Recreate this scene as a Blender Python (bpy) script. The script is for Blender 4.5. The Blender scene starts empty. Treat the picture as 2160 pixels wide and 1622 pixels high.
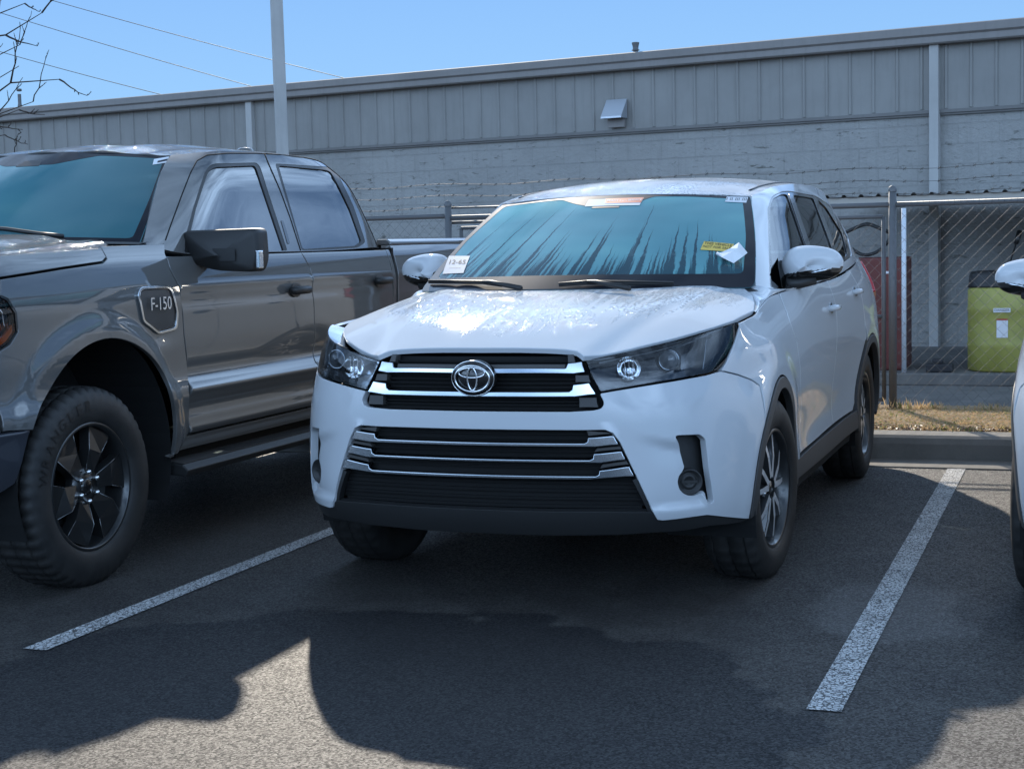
import bpy, bmesh, math, random
import numpy as np
from mathutils import Vector, Matrix
from mathutils.bvhtree import BVHTree
from mathutils.geometry import delaunay_2d_cdt
from math import radians, sin, cos, pi
R = random.Random(7)
scene = bpy.context.scene
COL = scene.collection

# ------------------------------------------------------------------ camera
CF, CX, CY, CZ, YAW, PIT, ROL = 3354.0851, 2.1394, -5.4846, 1.3968, -0.3488, 0.0892, -0.0238
FWD = np.array([sin(YAW)*cos(PIT), cos(YAW)*cos(PIT), -sin(PIT)])
_r = np.array([cos(YAW), -sin(YAW), 0.0]); _u = np.cross(_r, FWD)
RGT = _r*cos(ROL) + _u*sin(ROL); UPV = -_r*sin(ROL) + _u*cos(ROL)
CAM = np.array([CX, CY, CZ])
cam_data = bpy.data.cameras.new('camera'); cam = bpy.data.objects.new('camera', cam_data); COL.objects.link(cam)
m = Matrix.Identity(4)
for i in range(3):
    m[i][0] = RGT[i]; m[i][1] = UPV[i]; m[i][2] = -FWD[i]; m[i][3] = CAM[i]
cam.matrix_world = m
cam_data.sensor_width = 36.0; cam_data.lens = CF/2160*36.0
cam_data.clip_start = 0.05; cam_data.clip_end = 3000
scene.camera = cam
# ------------------------------------------------------------------ light
SUN = Vector((-0.83, 1.72, 1.0)).normalized()
EL = math.asin(SUN.z); AZ = math.atan2(SUN.x, SUN.y)
w = bpy.data.worlds.new('World'); scene.world = w; w.use_nodes = True
nt = w.node_tree; nt.nodes.clear()
sky = nt.nodes.new('ShaderNodeTexSky'); sky.sky_type = 'NISHITA'; sky.sun_disc = False
sky.sun_elevation = EL; sky.sun_rotation = AZ; sky.altitude = 0; sky.air_density = 1.0; sky.dust_density = 0.0; sky.ozone_density = 4.0
bg = nt.nodes.new('ShaderNodeBackground'); bg.inputs[1].default_value = 0.15
wo = nt.nodes.new('ShaderNodeOutputWorld')
tint = nt.nodes.new('ShaderNodeMix'); tint.data_type = 'RGBA'; tint.blend_type = 'MULTIPLY'; tint.inputs[0].default_value = 1.0; tint.inputs[7].default_value = (0.34, 0.41, 0.60, 1)
lift = nt.nodes.new('ShaderNodeMix'); lift.data_type = 'RGBA'; lift.inputs[0].default_value = 0.70; lift.inputs[7].default_value = (0.72, 1.50, 2.92, 1)
nt.links.new(sky.outputs[0], tint.inputs[6]); nt.links.new(tint.outputs[2], lift.inputs[6]); 
gen = nt.nodes.new('ShaderNodeTexCoord'); mpn = nt.nodes.new('ShaderNodeMapping'); mpn.inputs['Scale'].default_value = (1.0, 1.0, 2.6); nt.links.new(gen.outputs['Generated'], mpn.inputs['Vector'])
cn = nt.nodes.new('ShaderNodeTexNoise'); cn.inputs['Scale'].default_value = 2.6; cn.inputs['Detail'].default_value = 8; cn.inputs['Roughness'].default_value = 0.58; cn.inputs['Distortion'].default_value = 0.5; nt.links.new(mpn.outputs[0], cn.inputs['Vector'])
cr = nt.nodes.new('ShaderNodeMapRange'); cr.inputs[1].default_value = 0.36; cr.inputs[2].default_value = 0.66; nt.links.new(cn.outputs['Fac'], cr.inputs[0])
sep = nt.nodes.new('ShaderNodeSeparateXYZ'); nt.links.new(gen.outputs['Generated'], sep.inputs[0])
er = nt.nodes.new('ShaderNodeMapRange'); er.inputs[1].default_value = 0.20; er.inputs[2].default_value = 0.45; nt.links.new(sep.outputs[2], er.inputs[0])
br = nt.nodes.new('ShaderNodeMapRange'); br.inputs[1].default_value = 0.1; br.inputs[2].default_value = -0.5; nt.links.new(sep.outputs[1], br.inputs[0])  # bright clouds behind the camera, out of view, added to fill the shaded fronts
e2 = nt.nodes.new('ShaderNodeMapRange'); e2.inputs[1].default_value = 0.02; e2.inputs[2].default_value = 0.15; nt.links.new(sep.outputs[2], e2.inputs[0])
m1 = nt.nodes.new('ShaderNodeMath'); m1.operation = 'MULTIPLY'; nt.links.new(br.outputs[0], m1.inputs[0]); nt.links.new(e2.outputs[0], m1.inputs[1])
m2 = nt.nodes.new('ShaderNodeMath'); m2.operation = 'MAXIMUM'; nt.links.new(er.outputs[0], m2.inputs[0]); nt.links.new(m1.outputs[0], m2.inputs[1])
m3 = nt.nodes.new('ShaderNodeMath'); m3.operation = 'MULTIPLY'; nt.links.new(m2.outputs[0], m3.inputs[0]); nt.links.new(cr.outputs[0], m3.inputs[1])
cm = nt.nodes.new('ShaderNodeMix'); cm.data_type = 'RGBA'; hz = nt.nodes.new('ShaderNodeMapRange'); hz.inputs[1].default_value = 0.0; hz.inputs[2].default_value = 0.24; hz.inputs[3].default_value = 0.9; hz.inputs[4].default_value = 0.0; nt.links.new(sep.outputs[2], hz.inputs[0])
hm = nt.nodes.new('ShaderNodeMix'); hm.data_type = 'RGBA'; hm.inputs[7].default_value = (1.45, 2.62, 3.85, 1); nt.links.new(hz.outputs[0], hm.inputs[0]); nt.links.new(lift.outputs[2], hm.inputs[6])
cm.inputs[7].default_value = (9.6, 14.0, 20.5, 1); nt.links.new(m3.outputs[0], cm.inputs[0]); nt.links.new(hm.outputs[2], cm.inputs[6])
zg = nt.nodes.new('ShaderNodeMapRange'); zg.inputs[1].default_value = 0.30; zg.inputs[2].default_value = 0.80; zg.inputs[3].default_value = 1.0; zg.inputs[4].default_value = 0.22; nt.links.new(sep.outputs[2], zg.inputs[0])  # upper sky dimmed to weaken the light on upward faces
zm = nt.nodes.new('ShaderNodeVectorMath'); zm.operation = 'SCALE'; nt.links.new(cm.outputs[2], zm.inputs[0]); nt.links.new(zg.outputs[0], zm.inputs['Scale'])
nt.links.new(zm.outputs[0], bg.inputs[0]); nt.links.new(bg.outputs[0], wo.inputs[0])
sl = bpy.data.lights.new('sun', 'SUN'); sl.energy = 3.0; sl.angle = radians(0.8); sl.color = (1.0, 0.90, 0.76)
so = bpy.data.objects.new('sun', sl); COL.objects.link(so); so.location = (-10, 30, 20)
so.rotation_euler = SUN.to_track_quat('Z', 'Y').to_euler()
scene.view_settings.view_transform = 'Standard'; scene.view_settings.look = 'None'
scene.view_settings.exposure = 0.78; scene.view_settings.gamma = 1.0
scene.view_settings.use_curve_mapping = False
scene.cycles.use_denoising = True
scene.cycles.max_bounces = 8; scene.cycles.transparent_max_bounces = 12
scene.cycles.sample_clamp_indirect = 6.0
scene.cycles.caustics_reflective = False; scene.cycles.caustics_refractive = False

# ------------------------------------------------------------------ pixel helpers (2160 wide photo)
def ray(u, v): return FWD + RGT*((u-1080)/CF) - UPV*((v-811)/CF)
def at_x(u, v, x): d = ray(u, v); return CAM + d*((x-CX)/d[0])
def at_y(u, v, y): d = ray(u, v); return CAM + d*((y-CY)/d[1])
def at_z(u, v, z): d = ray(u, v); return CAM + d*((z-CZ)/d[2])

# ------------------------------------------------------------------ materials
MATS = {}
def nmat(name):
    m = bpy.data.materials.new(name); m.use_nodes = True; MATS[name] = m
    b = m.node_tree.nodes['Principled BSDF']; return m, m.node_tree, b
def setp(b, **k):
    names = dict(col='Base Color', rough='Roughness', metal='Metallic', coat='Coat Weight', crough='Coat Roughness', ior='IOR',
                 trans='Transmission Weight', alpha='Alpha', spec='Specular IOR Level', sheen='Sheen Weight')
    for a, v in k.items():
        if a == 'col': v = (*v, 1.0) if len(v) == 3 else v
        b.inputs[names[a]].default_value = v
def mat(name, **k):
    m, t, b = nmat(name); setp(b, **k); return m
def N(t, typ, **k):
    n = t.nodes.new(typ)
    for a, v in k.items():
        if a in n.inputs.keys() if hasattr(n.inputs, 'keys') else False: n.inputs[a].default_value = v
        else: setattr(n, a, v)
    return n
def L(t, a, b): t.links.new(a, b)
def ramp(t, fac, stops, interp='LINEAR'):
    n = t.nodes.new('ShaderNodeValToRGB'); n.color_ramp.interpolation = interp
    el = n.color_ramp.elements
    while len(el) > 1: el.remove(el[-1])
    el[0].position = stops[0][0]; el[0].color = stops[0][1] if len(stops[0][1]) == 4 else (*stops[0][1], 1)
    for p, c in stops[1:]:
        e = el.new(p); e.color = c if len(c) == 4 else (*c, 1)
    L(t, fac, n.inputs[0]); return n
def g(v): return (v, v, v)
def noise(t, vec, scale, detail=4, rough=0.55, dist=0.0):
    n = t.nodes.new('ShaderNodeTexNoise'); n.inputs['Scale'].default_value = scale; n.inputs['Detail'].default_value = detail
    n.inputs['Roughness'].default_value = rough; n.inputs['Distortion'].default_value = dist
    if vec is not None: L(t, vec, n.inputs['Vector'])
    return n
def mapn(t, vec, scale=(1, 1, 1), loc=(0, 0, 0), rot=(0, 0, 0)):
    n = t.nodes.new('ShaderNodeMapping'); n.inputs['Scale'].default_value = scale; n.inputs['Location'].default_value = loc
    n.inputs['Rotation'].default_value = rot; L(t, vec, n.inputs['Vector']); return n
def math_(t, op, a, b=None, c=None, clamp=False):
    n = t.nodes.new('ShaderNodeMath'); n.operation = op; n.use_clamp = clamp
    for i, v in enumerate((a, b, c)):
        if v is None: continue
        if isinstance(v, (int, float)): n.inputs[i].default_value = v
        else: L(t, v, n.inputs[i])
    return n.outputs[0]
def mixc(t, fac, a, b):
    n = t.nodes.new('ShaderNodeMix'); n.data_type = 'RGBA'
    if isinstance(fac, (int, float)): n.inputs[0].default_value = fac
    else: L(t, fac, n.inputs[0])
    for i, v in ((6, a), (7, b)):
        if isinstance(v, tuple): n.inputs[i].default_value = (*v[:3], 1)
        else: L(t, v, n.inputs[i])
    return n.outputs[2]
def coord(t, out='Object'): return t.nodes.new('ShaderNodeTexCoord').outputs[out]
def worldpos(t): return t.nodes.new('ShaderNodeNewGeometry').outputs['Position']
def bump(t, h, strength, dist, b, extra='Normal'):
    n = t.nodes.new('ShaderNodeBump'); n.inputs['Strength'].default_value = strength; n.inputs['Distance'].default_value = dist
    L(t, h, n.inputs['Height']); L(t, n.outputs[0], b.inputs[extra]); return n

def paint(name, col, metal=0.0, rough=0.4, wet=None, crough=0.03, cior=1.5):
    """car paint; wet=(voronoi scale, lo, hi) lays beads of dew on the surface where the mask allows"""
    m, t, b = nmat(name); setp(b, col=col, metal=metal, rough=rough, coat=1.0, crough=crough, spec=0.0)
    b.inputs['Coat IOR'].default_value = cior
    p = coord(t)
    n = noise(t, p, 3.0, 5); r = ramp(t, n.outputs['Fac'], [(0.3, g(rough-0.05)), (0.7, g(rough+0.08))]); L(t, r.outputs[0], b.inputs['Roughness'])
    if wet:
        sc, mask = wet
        v = t.nodes.new('ShaderNodeTexVoronoi'); v.inputs['Scale'].default_value = sc; v.inputs['Randomness'].default_value = 1.0
        wn = noise(t, p, 60, 2); add = t.nodes.new('ShaderNodeVectorMath'); add.operation = 'MULTIPLY_ADD'
        L(t, wn.outputs['Color'], add.inputs[0]); add.inputs[1].default_value = (0.006, 0.006, 0.006); L(t, p, add.inputs[2]); L(t, add.outputs[0], v.inputs['Vector'])
        drop = ramp(t, v.outputs['Distance'], [(0.0, g(1)), (0.30, g(0.85)), (0.46, g(0.0))], 'EASE').outputs[0]
        mk = mask(t, p)
        h = math_(t, 'MULTIPLY', drop, mk)
        bm = t.nodes.new('ShaderNodeBump'); bm.inputs['Strength'].default_value = 1.0; bm.inputs['Distance'].default_value = 0.007
        L(t, h, bm.inputs['Height']); L(t, bm.outputs[0], b.inputs['Coat Normal']); L(t, bm.outputs[0], b.inputs['Normal'])
        setp(b, crough=0.06, coat=0.30)
        fine = math_(t, 'MULTIPLY', mk, 0.03); cr = math_(t, 'ADD', fine, 0.03); L(t, cr, b.inputs['Coat Roughness']); L(t, math_(t, 'MULTIPLY_ADD', mk, 0.50, 0.24), b.inputs['Coat Weight'])
    return m
def hood_mask(t, p):
    # beads over most of the bonnet, ending in run-off fingers short of the leading edge
    sx = t.nodes.new('ShaderNodeSeparateXYZ'); L(t, p, sx.inputs[0])
    fing = noise(t, mapn(t, p, (9, 0.6, 0.0)).outputs[0], 3.0, 3, 0.6)
    # front limit y > lim + 1.1*x^2
    x2 = math_(t, 'MULTIPLY', sx.outputs[0], sx.outputs[0])
    lim = math_(t, 'MULTIPLY_ADD', x2, 1.15, 0.09)
    d = math_(t, 'SUBTRACT', sx.outputs[1], lim)
    d = math_(t, 'SUBTRACT', d, math_(t, 'MULTIPLY', fing.outputs['Fac'], 0.44))
    front = math_(t, 'MULTIPLY_ADD', d, 14.0, 1.6, clamp=True)
    streak = noise(t, mapn(t, p, (14, 1.3, 0), rot=(0, 0, 0.1)).outputs[0], 2.2, 3, 0.6)
    s = ramp(t, streak.outputs['Fac'], [(0.42, g(0)), (0.49, g(1))]).outputs[0]
    side = math_(t, 'MULTIPLY_ADD', math_(t, 'SUBTRACT', 0.80, math_(t, 'ABSOLUTE', sx.outputs[0])), 9.0, 0.2, clamp=True)
    return math_(t, 'MULTIPLY', math_(t, 'MULTIPLY', front, s), side)
def roof_mask(t, p):
    n = noise(t, p, 2.5, 4); r = ramp(t, n.outputs['Fac'], [(0.40, g(0.0)), (0.50, g(1))]); return r.outputs[0]

M = {}
WHITE = (0.54, 0.56, 0.58)
M['white'] = paint('white_paint', WHITE, 0.0, 0.42)
M['white_wet'] = paint('white_paint_dewy', WHITE, 0.0, 0.42, (80, hood_mask))
M['white_roof'] = paint('white_paint_dewy_roof', WHITE, 0.0, 0.42, (100, roof_mask))
GREY = (0.125, 0.123, 0.119)
M['grey'] = paint('grey_metallic_paint', GREY, 0.25, 0.5, cior=1.75)
M['grey_wet'] = paint('grey_metallic_paint_dewy', GREY, 0.0, 0.45, (120, roof_mask))
M['black_plastic'] = mat('black_plastic', col=g(0.018), rough=0.5)
M['cladding'] = mat('grey_cladding', col=(0.055, 0.052, 0.05), rough=0.55)
M['gloss_black'] = mat('gloss_black', col=g(0.012), rough=0.12, coat=0.5)
M['void'] = mat('dark_cavity', col=g(0.004), rough=0.9)
M['chrome'] = mat('chrome', col=g(0.85), metal=1.0, rough=0.07)
M['satin'] = mat('satin_silver', col=(0.62, 0.66, 0.70), metal=1.0, rough=0.16)
M['rim_face'] = mat('machined_alloy', col=g(0.72), metal=0.45, rough=0.3)
M['rim_dark'] = mat('dark_alloy', col=g(0.045), metal=0.6, rough=0.28, coat=0.5)
M['rim_mid'] = mat('smoked_alloy', col=g(0.16), metal=0.9, rough=0.22, coat=0.6)
M['lug'] = mat('lug_chrome', col=g(0.75), metal=1.0, rough=0.15)
M['rubber_trim'] = mat('rubber_trim', col=g(0.012), rough=0.45)
M['slat'] = mat('slat_black', col=g(0.006), rough=0.7, spec=0.2)
M['steel'] = mat('galvanised_steel', col=(0.115, 0.12, 0.125), metal=0.2, rough=0.5)
M['lettering_dark'] = mat('dark_ink', col=(0.02, 0.02, 0.03), rough=0.6)
M['lettering_red'] = mat('red_ink', col=(0.45, 0.05, 0.03), rough=0.6)
M['paper'] = mat('white_paper', col=(0.75, 0.76, 0.78), rough=0.7)
M['paper_y'] = mat('yellow_paper', col=(0.72, 0.52, 0.12), rough=0.7)
M['amber'] = mat('amber_lens', col=(0.75, 0.12, 0.01), rough=0.15, coat=1.0)
M['red_lens'] = mat('red_lens', col=(0.5, 0.015, 0.02), rough=0.15, coat=1.0)
M['interior'] = mat('dark_interior', col=(0.03, 0.03, 0.033), rough=0.8)
M['seat'] = mat('seat_fabric', col=(0.06, 0.06, 0.065), rough=0.9)

def glass(name, tint, ior=1.55):
    m, t, b = nmat(name); t.nodes.remove(b); o = t.nodes['Material Output']
    tr = t.nodes.new('ShaderNodeBsdfTransparent'); tr.inputs[0].default_value = (*tint, 1)
    gl = t.nodes.new('ShaderNodeBsdfGlossy'); gl.inputs['Roughness'].default_value = 0.01
    fr = t.nodes.new('ShaderNodeFresnel'); fr.inputs[0].default_value = ior
    p = coord(t); n = noise(t, p, 1.6, 2); bp = t.nodes.new('ShaderNodeBump'); bp.inputs['Strength'].default_value = 0.25; bp.inputs['Distance'].default_value = 0.01
    L(t, n.outputs[0], bp.inputs['Height']); L(t, bp.outputs[0], gl.inputs['Normal']); L(t, bp.outputs[0], fr.inputs['Normal'])
    mx = t.nodes.new('ShaderNodeMixShader'); L(t, fr.outputs[0], mx.inputs[0]); L(t, tr.outputs[0], mx.inputs[1]); L(t, gl.outputs[0], mx.inputs[2])
    L(t, mx.outputs[0], o.inputs[0]); return m
M['glass_dark'] = glass('tinted_glass', (0.08, 0.10, 0.10), 1.8)
M['glass_truck'] = glass('privacy_glass', (0.04, 0.05, 0.05), ior=3.0)
M['glass_mid'] = glass('side_glass', (0.30, 0.36, 0.36), 2.0)
M['lens'] = glass('clear_lens', (0.86, 0.88, 0.90))

def fogged(name, streaks=True):
    """windscreen: fine condensation over tinted glass, with clear runnels rising from the lower edge (uv: u across, v up)"""
    m, t, b = nmat(name)
    uv = coord(t, 'UV'); s = t.nodes.new('ShaderNodeSeparateXYZ'); L(t, uv, s.inputs[0])
    u, v = s.outputs[0], s.outputs[1]
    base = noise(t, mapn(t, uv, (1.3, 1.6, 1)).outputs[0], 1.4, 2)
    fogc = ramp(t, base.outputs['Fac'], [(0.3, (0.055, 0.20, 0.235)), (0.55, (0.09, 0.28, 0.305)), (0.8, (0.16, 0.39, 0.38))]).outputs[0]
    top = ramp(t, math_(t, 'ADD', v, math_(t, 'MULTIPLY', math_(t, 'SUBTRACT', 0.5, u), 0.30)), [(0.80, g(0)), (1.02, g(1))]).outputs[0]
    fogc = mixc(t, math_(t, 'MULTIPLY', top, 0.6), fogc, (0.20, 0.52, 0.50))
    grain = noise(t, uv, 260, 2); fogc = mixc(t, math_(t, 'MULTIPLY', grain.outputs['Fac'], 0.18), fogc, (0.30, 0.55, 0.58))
    if streaks:
        # the runnels lean towards the middle of the glass at their upper ends
        lean = math_(t, 'MULTIPLY', math_(t, 'MULTIPLY', v, math_(t, 'SUBTRACT', 0.72, u)), 0.20)
        uu = math_(t, 'SUBTRACT', u, lean)
        wob = noise(t, mapn(t, uv, (26, 9, 1)).outputs[0], 1.0, 4, 0.7); uu2 = math_(t, 'MULTIPLY_ADD', math_(t, 'SUBTRACT', wob.outputs['Fac'], 0.5), 0.016, uu)
        cmb = t.nodes.new('ShaderNodeCombineXYZ'); L(t, uu2, cmb.inputs[0])
        n1 = noise(t, cmb.outputs[0], 34, 4, 0.66)
        wv = noise(t, mapn(t, uv, (60, 5, 1)).outputs[0], 1.0, 2)
        hh = ramp(t, n1.outputs['Fac'], [(0.38, g(-.02)), (0.46, g(0.10)), (0.53, g(0.30)), (0.59, g(0.52)), (0.66, g(1.0))]).outputs[0]
        lim = math_(t, 'MULTIPLY_ADD', wv.outputs['Fac'], 0.10, -0.05)
        d = math_(t, 'SUBTRACT', math_(t, 'ADD', hh, lim), v)
        st = math_(t, 'MULTIPLY_ADD', d, 9.0, 0.5, clamp=True)
        # a few long thin runs all the way up
        n2 = t.nodes.new('ShaderNodeTexVoronoi'); n2.feature = 'F1'; n2.inputs['Scale'].default_value = 15.0
        c2 = t.nodes.new('ShaderNodeCombineXYZ'); L(t, math_(t, 'ADD', uu, math_(t, 'MULTIPLY', wv.outputs['Fac'], 0.006)), c2.inputs[0]); L(t, c2.outputs[0], n2.inputs['Vector'])
        ln = ramp(t, n2.outputs['Distance'], [(0.0, g(1)), (0.05, g(1)), (0.09, g(0))]).outputs[0]
        fk = noise(t, mapn(t, uv, (30, 40, 1)).outputs[0], 2.0, 3)
        ln = math_(t, 'MULTIPLY', ln, ramp(t, fk.outputs['Fac'], [(0.35, g(0.2)), (0.5, g(1))]).outputs[0])
        sel = noise(t, mapn(t, uv, (3, 0, 0)).outputs[0], 3.0, 1); ln = math_(t, 'MULTIPLY', ln, ramp(t, sel.outputs['Fac'], [(0.26, g(0)), (0.34, g(0.95))]).outputs[0])
        st = math_(t, 'MAXIMUM', st, ln)
    else:
        st = math_(t, 'ADD', math_(t, 'MULTIPLY', base.outputs['Fac'], 0.45), ramp(t, u, [(0.45, g(0)), (0.95, g(.42))]).outputs[0])  # no runnels; painted darkening towards high u stands in for a reflection
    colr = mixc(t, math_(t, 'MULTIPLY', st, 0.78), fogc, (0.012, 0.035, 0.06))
    L(t, colr, b.inputs['Base Color']); setp(b, rough=0.6, coat=0.8, crough=0.05, spec=0.0)
    vo = t.nodes.new('ShaderNodeTexVoronoi'); vo.inputs['Scale'].default_value = 130
    L(t, coord(t), vo.inputs['Vector'])
    dr = ramp(t, vo.outputs['Distance'], [(0.0, g(1)), (0.35, g(0))], 'EASE').outputs[0]
    dr = math_(t, 'MULTIPLY', dr, math_(t, 'SUBTRACT', 1.0, st))
    bp = t.nodes.new('ShaderNodeBump'); bp.inputs['Strength'].default_value = 0.15; bp.inputs['Distance'].default_value = 0.0006
    L(t, dr, bp.inputs['Height']); L(t, bp.outputs[0], b.inputs['Coat Normal'])
    # clear part: let some of the cabin show
    tr = t.nodes.new('ShaderNodeBsdfTransparent'); tr.inputs[0].default_value = (0.35, 0.5, 0.52, 1)
    mx = t.nodes.new('ShaderNodeMixShader'); fac = math_(t, 'MULTIPLY_ADD', st, 0.22, 0.04)
    L(t, fac, mx.inputs[0]); L(t, b.outputs[0], mx.inputs[1]); L(t, tr.outputs[0], mx.inputs[2]); L(t, mx.outputs[0], t.nodes['Material Output'].inputs[0])
    return m
M['fog_glass'] = fogged('fogged_windscreen_glass')
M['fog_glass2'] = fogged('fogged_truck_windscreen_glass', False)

def tyre_mat():
    m, t, b = nmat('tyre_rubber'); p = coord(t)
    n = noise(t, p, 9, 4); c = ramp(t, n.outputs['Fac'], [(0.3, g(0.010)), (0.7, (0.028, 0.026, 0.024))]); L(t, c.outputs[0], b.inputs['Base Color'])
    setp(b, rough=0.6); bump(t, noise(t, p, 120, 2).outputs[0], 0.2, 0.002, b); return m
M['tyre'] = tyre_mat()

# ------------------------------------------------------------------ object helpers
def tag(o, label=None, cat=None, group=None, kind=None):
    if label: o['label'] = label
    if cat: o['category'] = cat
    if group: o['group'] = group
    if kind: o['kind'] = kind
    return o
def empty(name, loc=(0, 0, 0)):
    o = bpy.data.objects.new(name, None); COL.objects.link(o); o.location = loc; o.empty_display_size = 0.3; return o
def link(name, me, parent=None, mats=None):
    o = bpy.data.objects.new(name, me); COL.objects.link(o)
    if parent is not None: o.parent = parent
    for mm in ([] if mats is None else (mats if isinstance(mats, (list, tuple)) else [mats])): me.materials.append(mm)
    return o
class MB:
    """collects geometry; build() links it as one mesh object"""
    def __init__(s): s.v = []; s.f = []; s.mi = []; s.sm = []
    def add(s, vs, fs, mi=0, sm=False):
        b = len(s.v); s.v += [tuple(map(float, x)) for x in vs]; s.f += [tuple(b+i for i in f) for f in fs]; s.mi += [mi]*len(fs); s.sm += [sm]*len(fs); return s
    def box(s, a, b, mi=0):
        x0, y0, z0 = a; x1, y1, z1 = b
        vs = [(x0,y0,z0),(x1,y0,z0),(x1,y1,z0),(x0,y1,z0),(x0,y0,z1),(x1,y0,z1),(x1,y1,z1),(x0,y1,z1)]
        return s.add(vs, [(0,3,2,1),(4,5,6,7),(0,1,5,4),(1,2,6,5),(2,3,7,6),(3,0,4,7)], mi)
    def hexa(s, p, mi=0):
        return s.add(p, [(0,3,2,1),(4,5,6,7),(0,1,5,4),(1,2,6,5),(2,3,7,6),(3,0,4,7)], mi)
    def prism(s, poly, a, b, axis='y', mi=0, cap=True):
        """poly of 2d points extruded from a to b along axis; 2d = the other two axes in order"""
        def P(q, t):
            if axis == 'y': return (q[0], t, q[1])
            if axis == 'x': return (t, q[0], q[1])
            return (q[0], q[1], t)
        n = len(poly); vs = [P(q, a) for q in poly] + [P(q, b) for q in poly]
        fs = [(i, (i+1) % n, n+(i+1) % n, n+i) for i in range(n)]
        if cap: fs += [tuple(range(n))[::-1], tuple(range(n, 2*n))]
        return s.add(vs, fs, mi)
    def tube(s, pts, r, seg=8, mi=0, closed=False, caps=True, sm=True):
        pts = [np.array(p, float) for p in pts]; n = len(pts); rs = r if isinstance(r, (list, tuple)) else [r]*n
        rings = []; prev = None
        for i in range(n):
            if closed: t = pts[(i+1) % n] - pts[i-1]
            else: t = pts[min(i+1, n-1)] - pts[max(i-1, 0)]
            t = t/(np.linalg.norm(t)+1e-12)
            if prev is None:
                a = np.array([0, 0, 1.0]) if abs(t[2]) < 0.9 else np.array([1.0, 0, 0])
            else: a = prev
            n1 = a - t*(a@t); n1 /= np.linalg.norm(n1)+1e-12; prev = n1; n2 = np.cross(t, n1)
            rings.append([pts[i] + (n1*cos(2*pi*k/seg)+n2*sin(2*pi*k/seg))*rs[i] for k in range(seg)])
        vs = [p for rr in rings for p in rr]; fs = []
        for i in range(n if closed else n-1):
            j = (i+1) % n
            for k in range(seg): fs.append((i*seg+k, i*seg+(k+1) % seg, j*seg+(k+1) % seg, j*seg+k))
        if caps and not closed: fs += [tuple(range(seg))[::-1], tuple((n-1)*seg+k for k in range(seg))]
        return s.add(vs, fs, mi, sm)
    def lathe(s, prof, seg=32, axis='z', c=(0, 0, 0), mi=0, sm=True, closed=False):
        """prof: list of (radius, along)"""
        vs = []; n = len(prof)
        for k in range(seg):
            a = 2*pi*k/seg
            for (r, h) in prof:
                if axis == 'z': vs.append((c[0]+r*cos(a), c[1]+r*sin(a), c[2]+h))
                elif axis == 'x': vs.append((c[0]+h, c[1]+r*cos(a), c[2]+r*sin(a)))
                else: vs.append((c[0]+r*cos(a), c[1]+h, c[2]+r*sin(a)))
        fs = []
        for k in range(seg):
            k2 = (k+1) % seg
            for i in range(n if closed else n-1):
                j = (i+1) % n; fs.append((k*n+i, k2*n+i, k2*n+j, k*n+j))
        return s.add(vs, fs, mi, sm)
    def build(s, name, mats, parent=None, bevel=0.0, seg=2, wn=False):
        me = bpy.data.meshes.new(name); me.from_pydata(s.v, [], s.f); me.validate(clean_customdata=False)
        if len(me.polygons) == len(s.f):
            me.polygons.foreach_set('material_index', s.mi); me.polygons.foreach_set('use_smooth', s.sm)
        bm = bmesh.new(); bm.from_mesh(me); bmesh.ops.recalc_face_normals(bm, faces=bm.faces); bm.to_mesh(me); bm.free(); me.update()
        o = link(name, me, parent, mats)
        if bevel > 0:
            b = o.modifiers.new('bevel', 'BEVEL'); b.width = bevel; b.segments = seg; b.limit_method = 'ANGLE'; b.angle_limit = radians(40); b.harden_normals = False
        return o
def copy_tree(o, parent=None):
    c = o.copy(); COL.objects.link(c); c.parent = parent
    for ch in list(o.children): copy_tree(ch, c)
    return c
def text_geo(s, size, align='CENTER'):
    cu = bpy.data.curves.new('t', 'FONT'); cu.body = s; cu.size = size; cu.align_x = align; cu.align_y = 'CENTER'; cu.resolution_u = 3; cu.extrude = 0
    o = bpy.data.objects.new('t', cu); COL.objects.link(o)
    me = o.to_mesh(); vs = [tuple(v.co) for v in me.vertices]; fs = [tuple(p.vertices) for p in me.polygons]
    o.to_mesh_clear(); bpy.data.objects.remove(o); bpy.data.curves.remove(cu); return vs, fs

# ------------------------------------------------------------------ smooth surfaces through a net of points
def spline_matrix(k):
    k = np.array(k, float); n = len(k); h = np.diff(k); A = np.zeros((n, n)); B = np.zeros((n, n)); A[0, 0] = A[-1, -1] = 1
    for i in range(1, n-1):
        A[i, i-1] = h[i-1]; A[i, i] = 2*(h[i-1]+h[i]); A[i, i+1] = h[i]
        B[i, i-1] = 6/h[i-1]; B[i, i] = -6/h[i-1]-6/h[i]; B[i, i+1] = 6/h[i]
    return np.linalg.solve(A, B)
def spline_w(k, M2, x):
    k = np.asarray(k, float); x = np.clip(np.asarray(x, float), k[0], k[-1]); i = np.clip(np.searchsorted(k, x, side='right')-1, 0, len(k)-2)
    h = k[i+1]-k[i]; a = (k[i+1]-x)/h; b = (x-k[i])/h
    W = np.zeros((len(x), len(k))); r = np.arange(len(x)); W[r, i] = a; W[r, i+1] += b
    W += ((a**3-a)*h*h/6)[:, None]*M2[i] + ((b**3-b)*h*h/6)[:, None]*M2[i+1]
    return W
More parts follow.
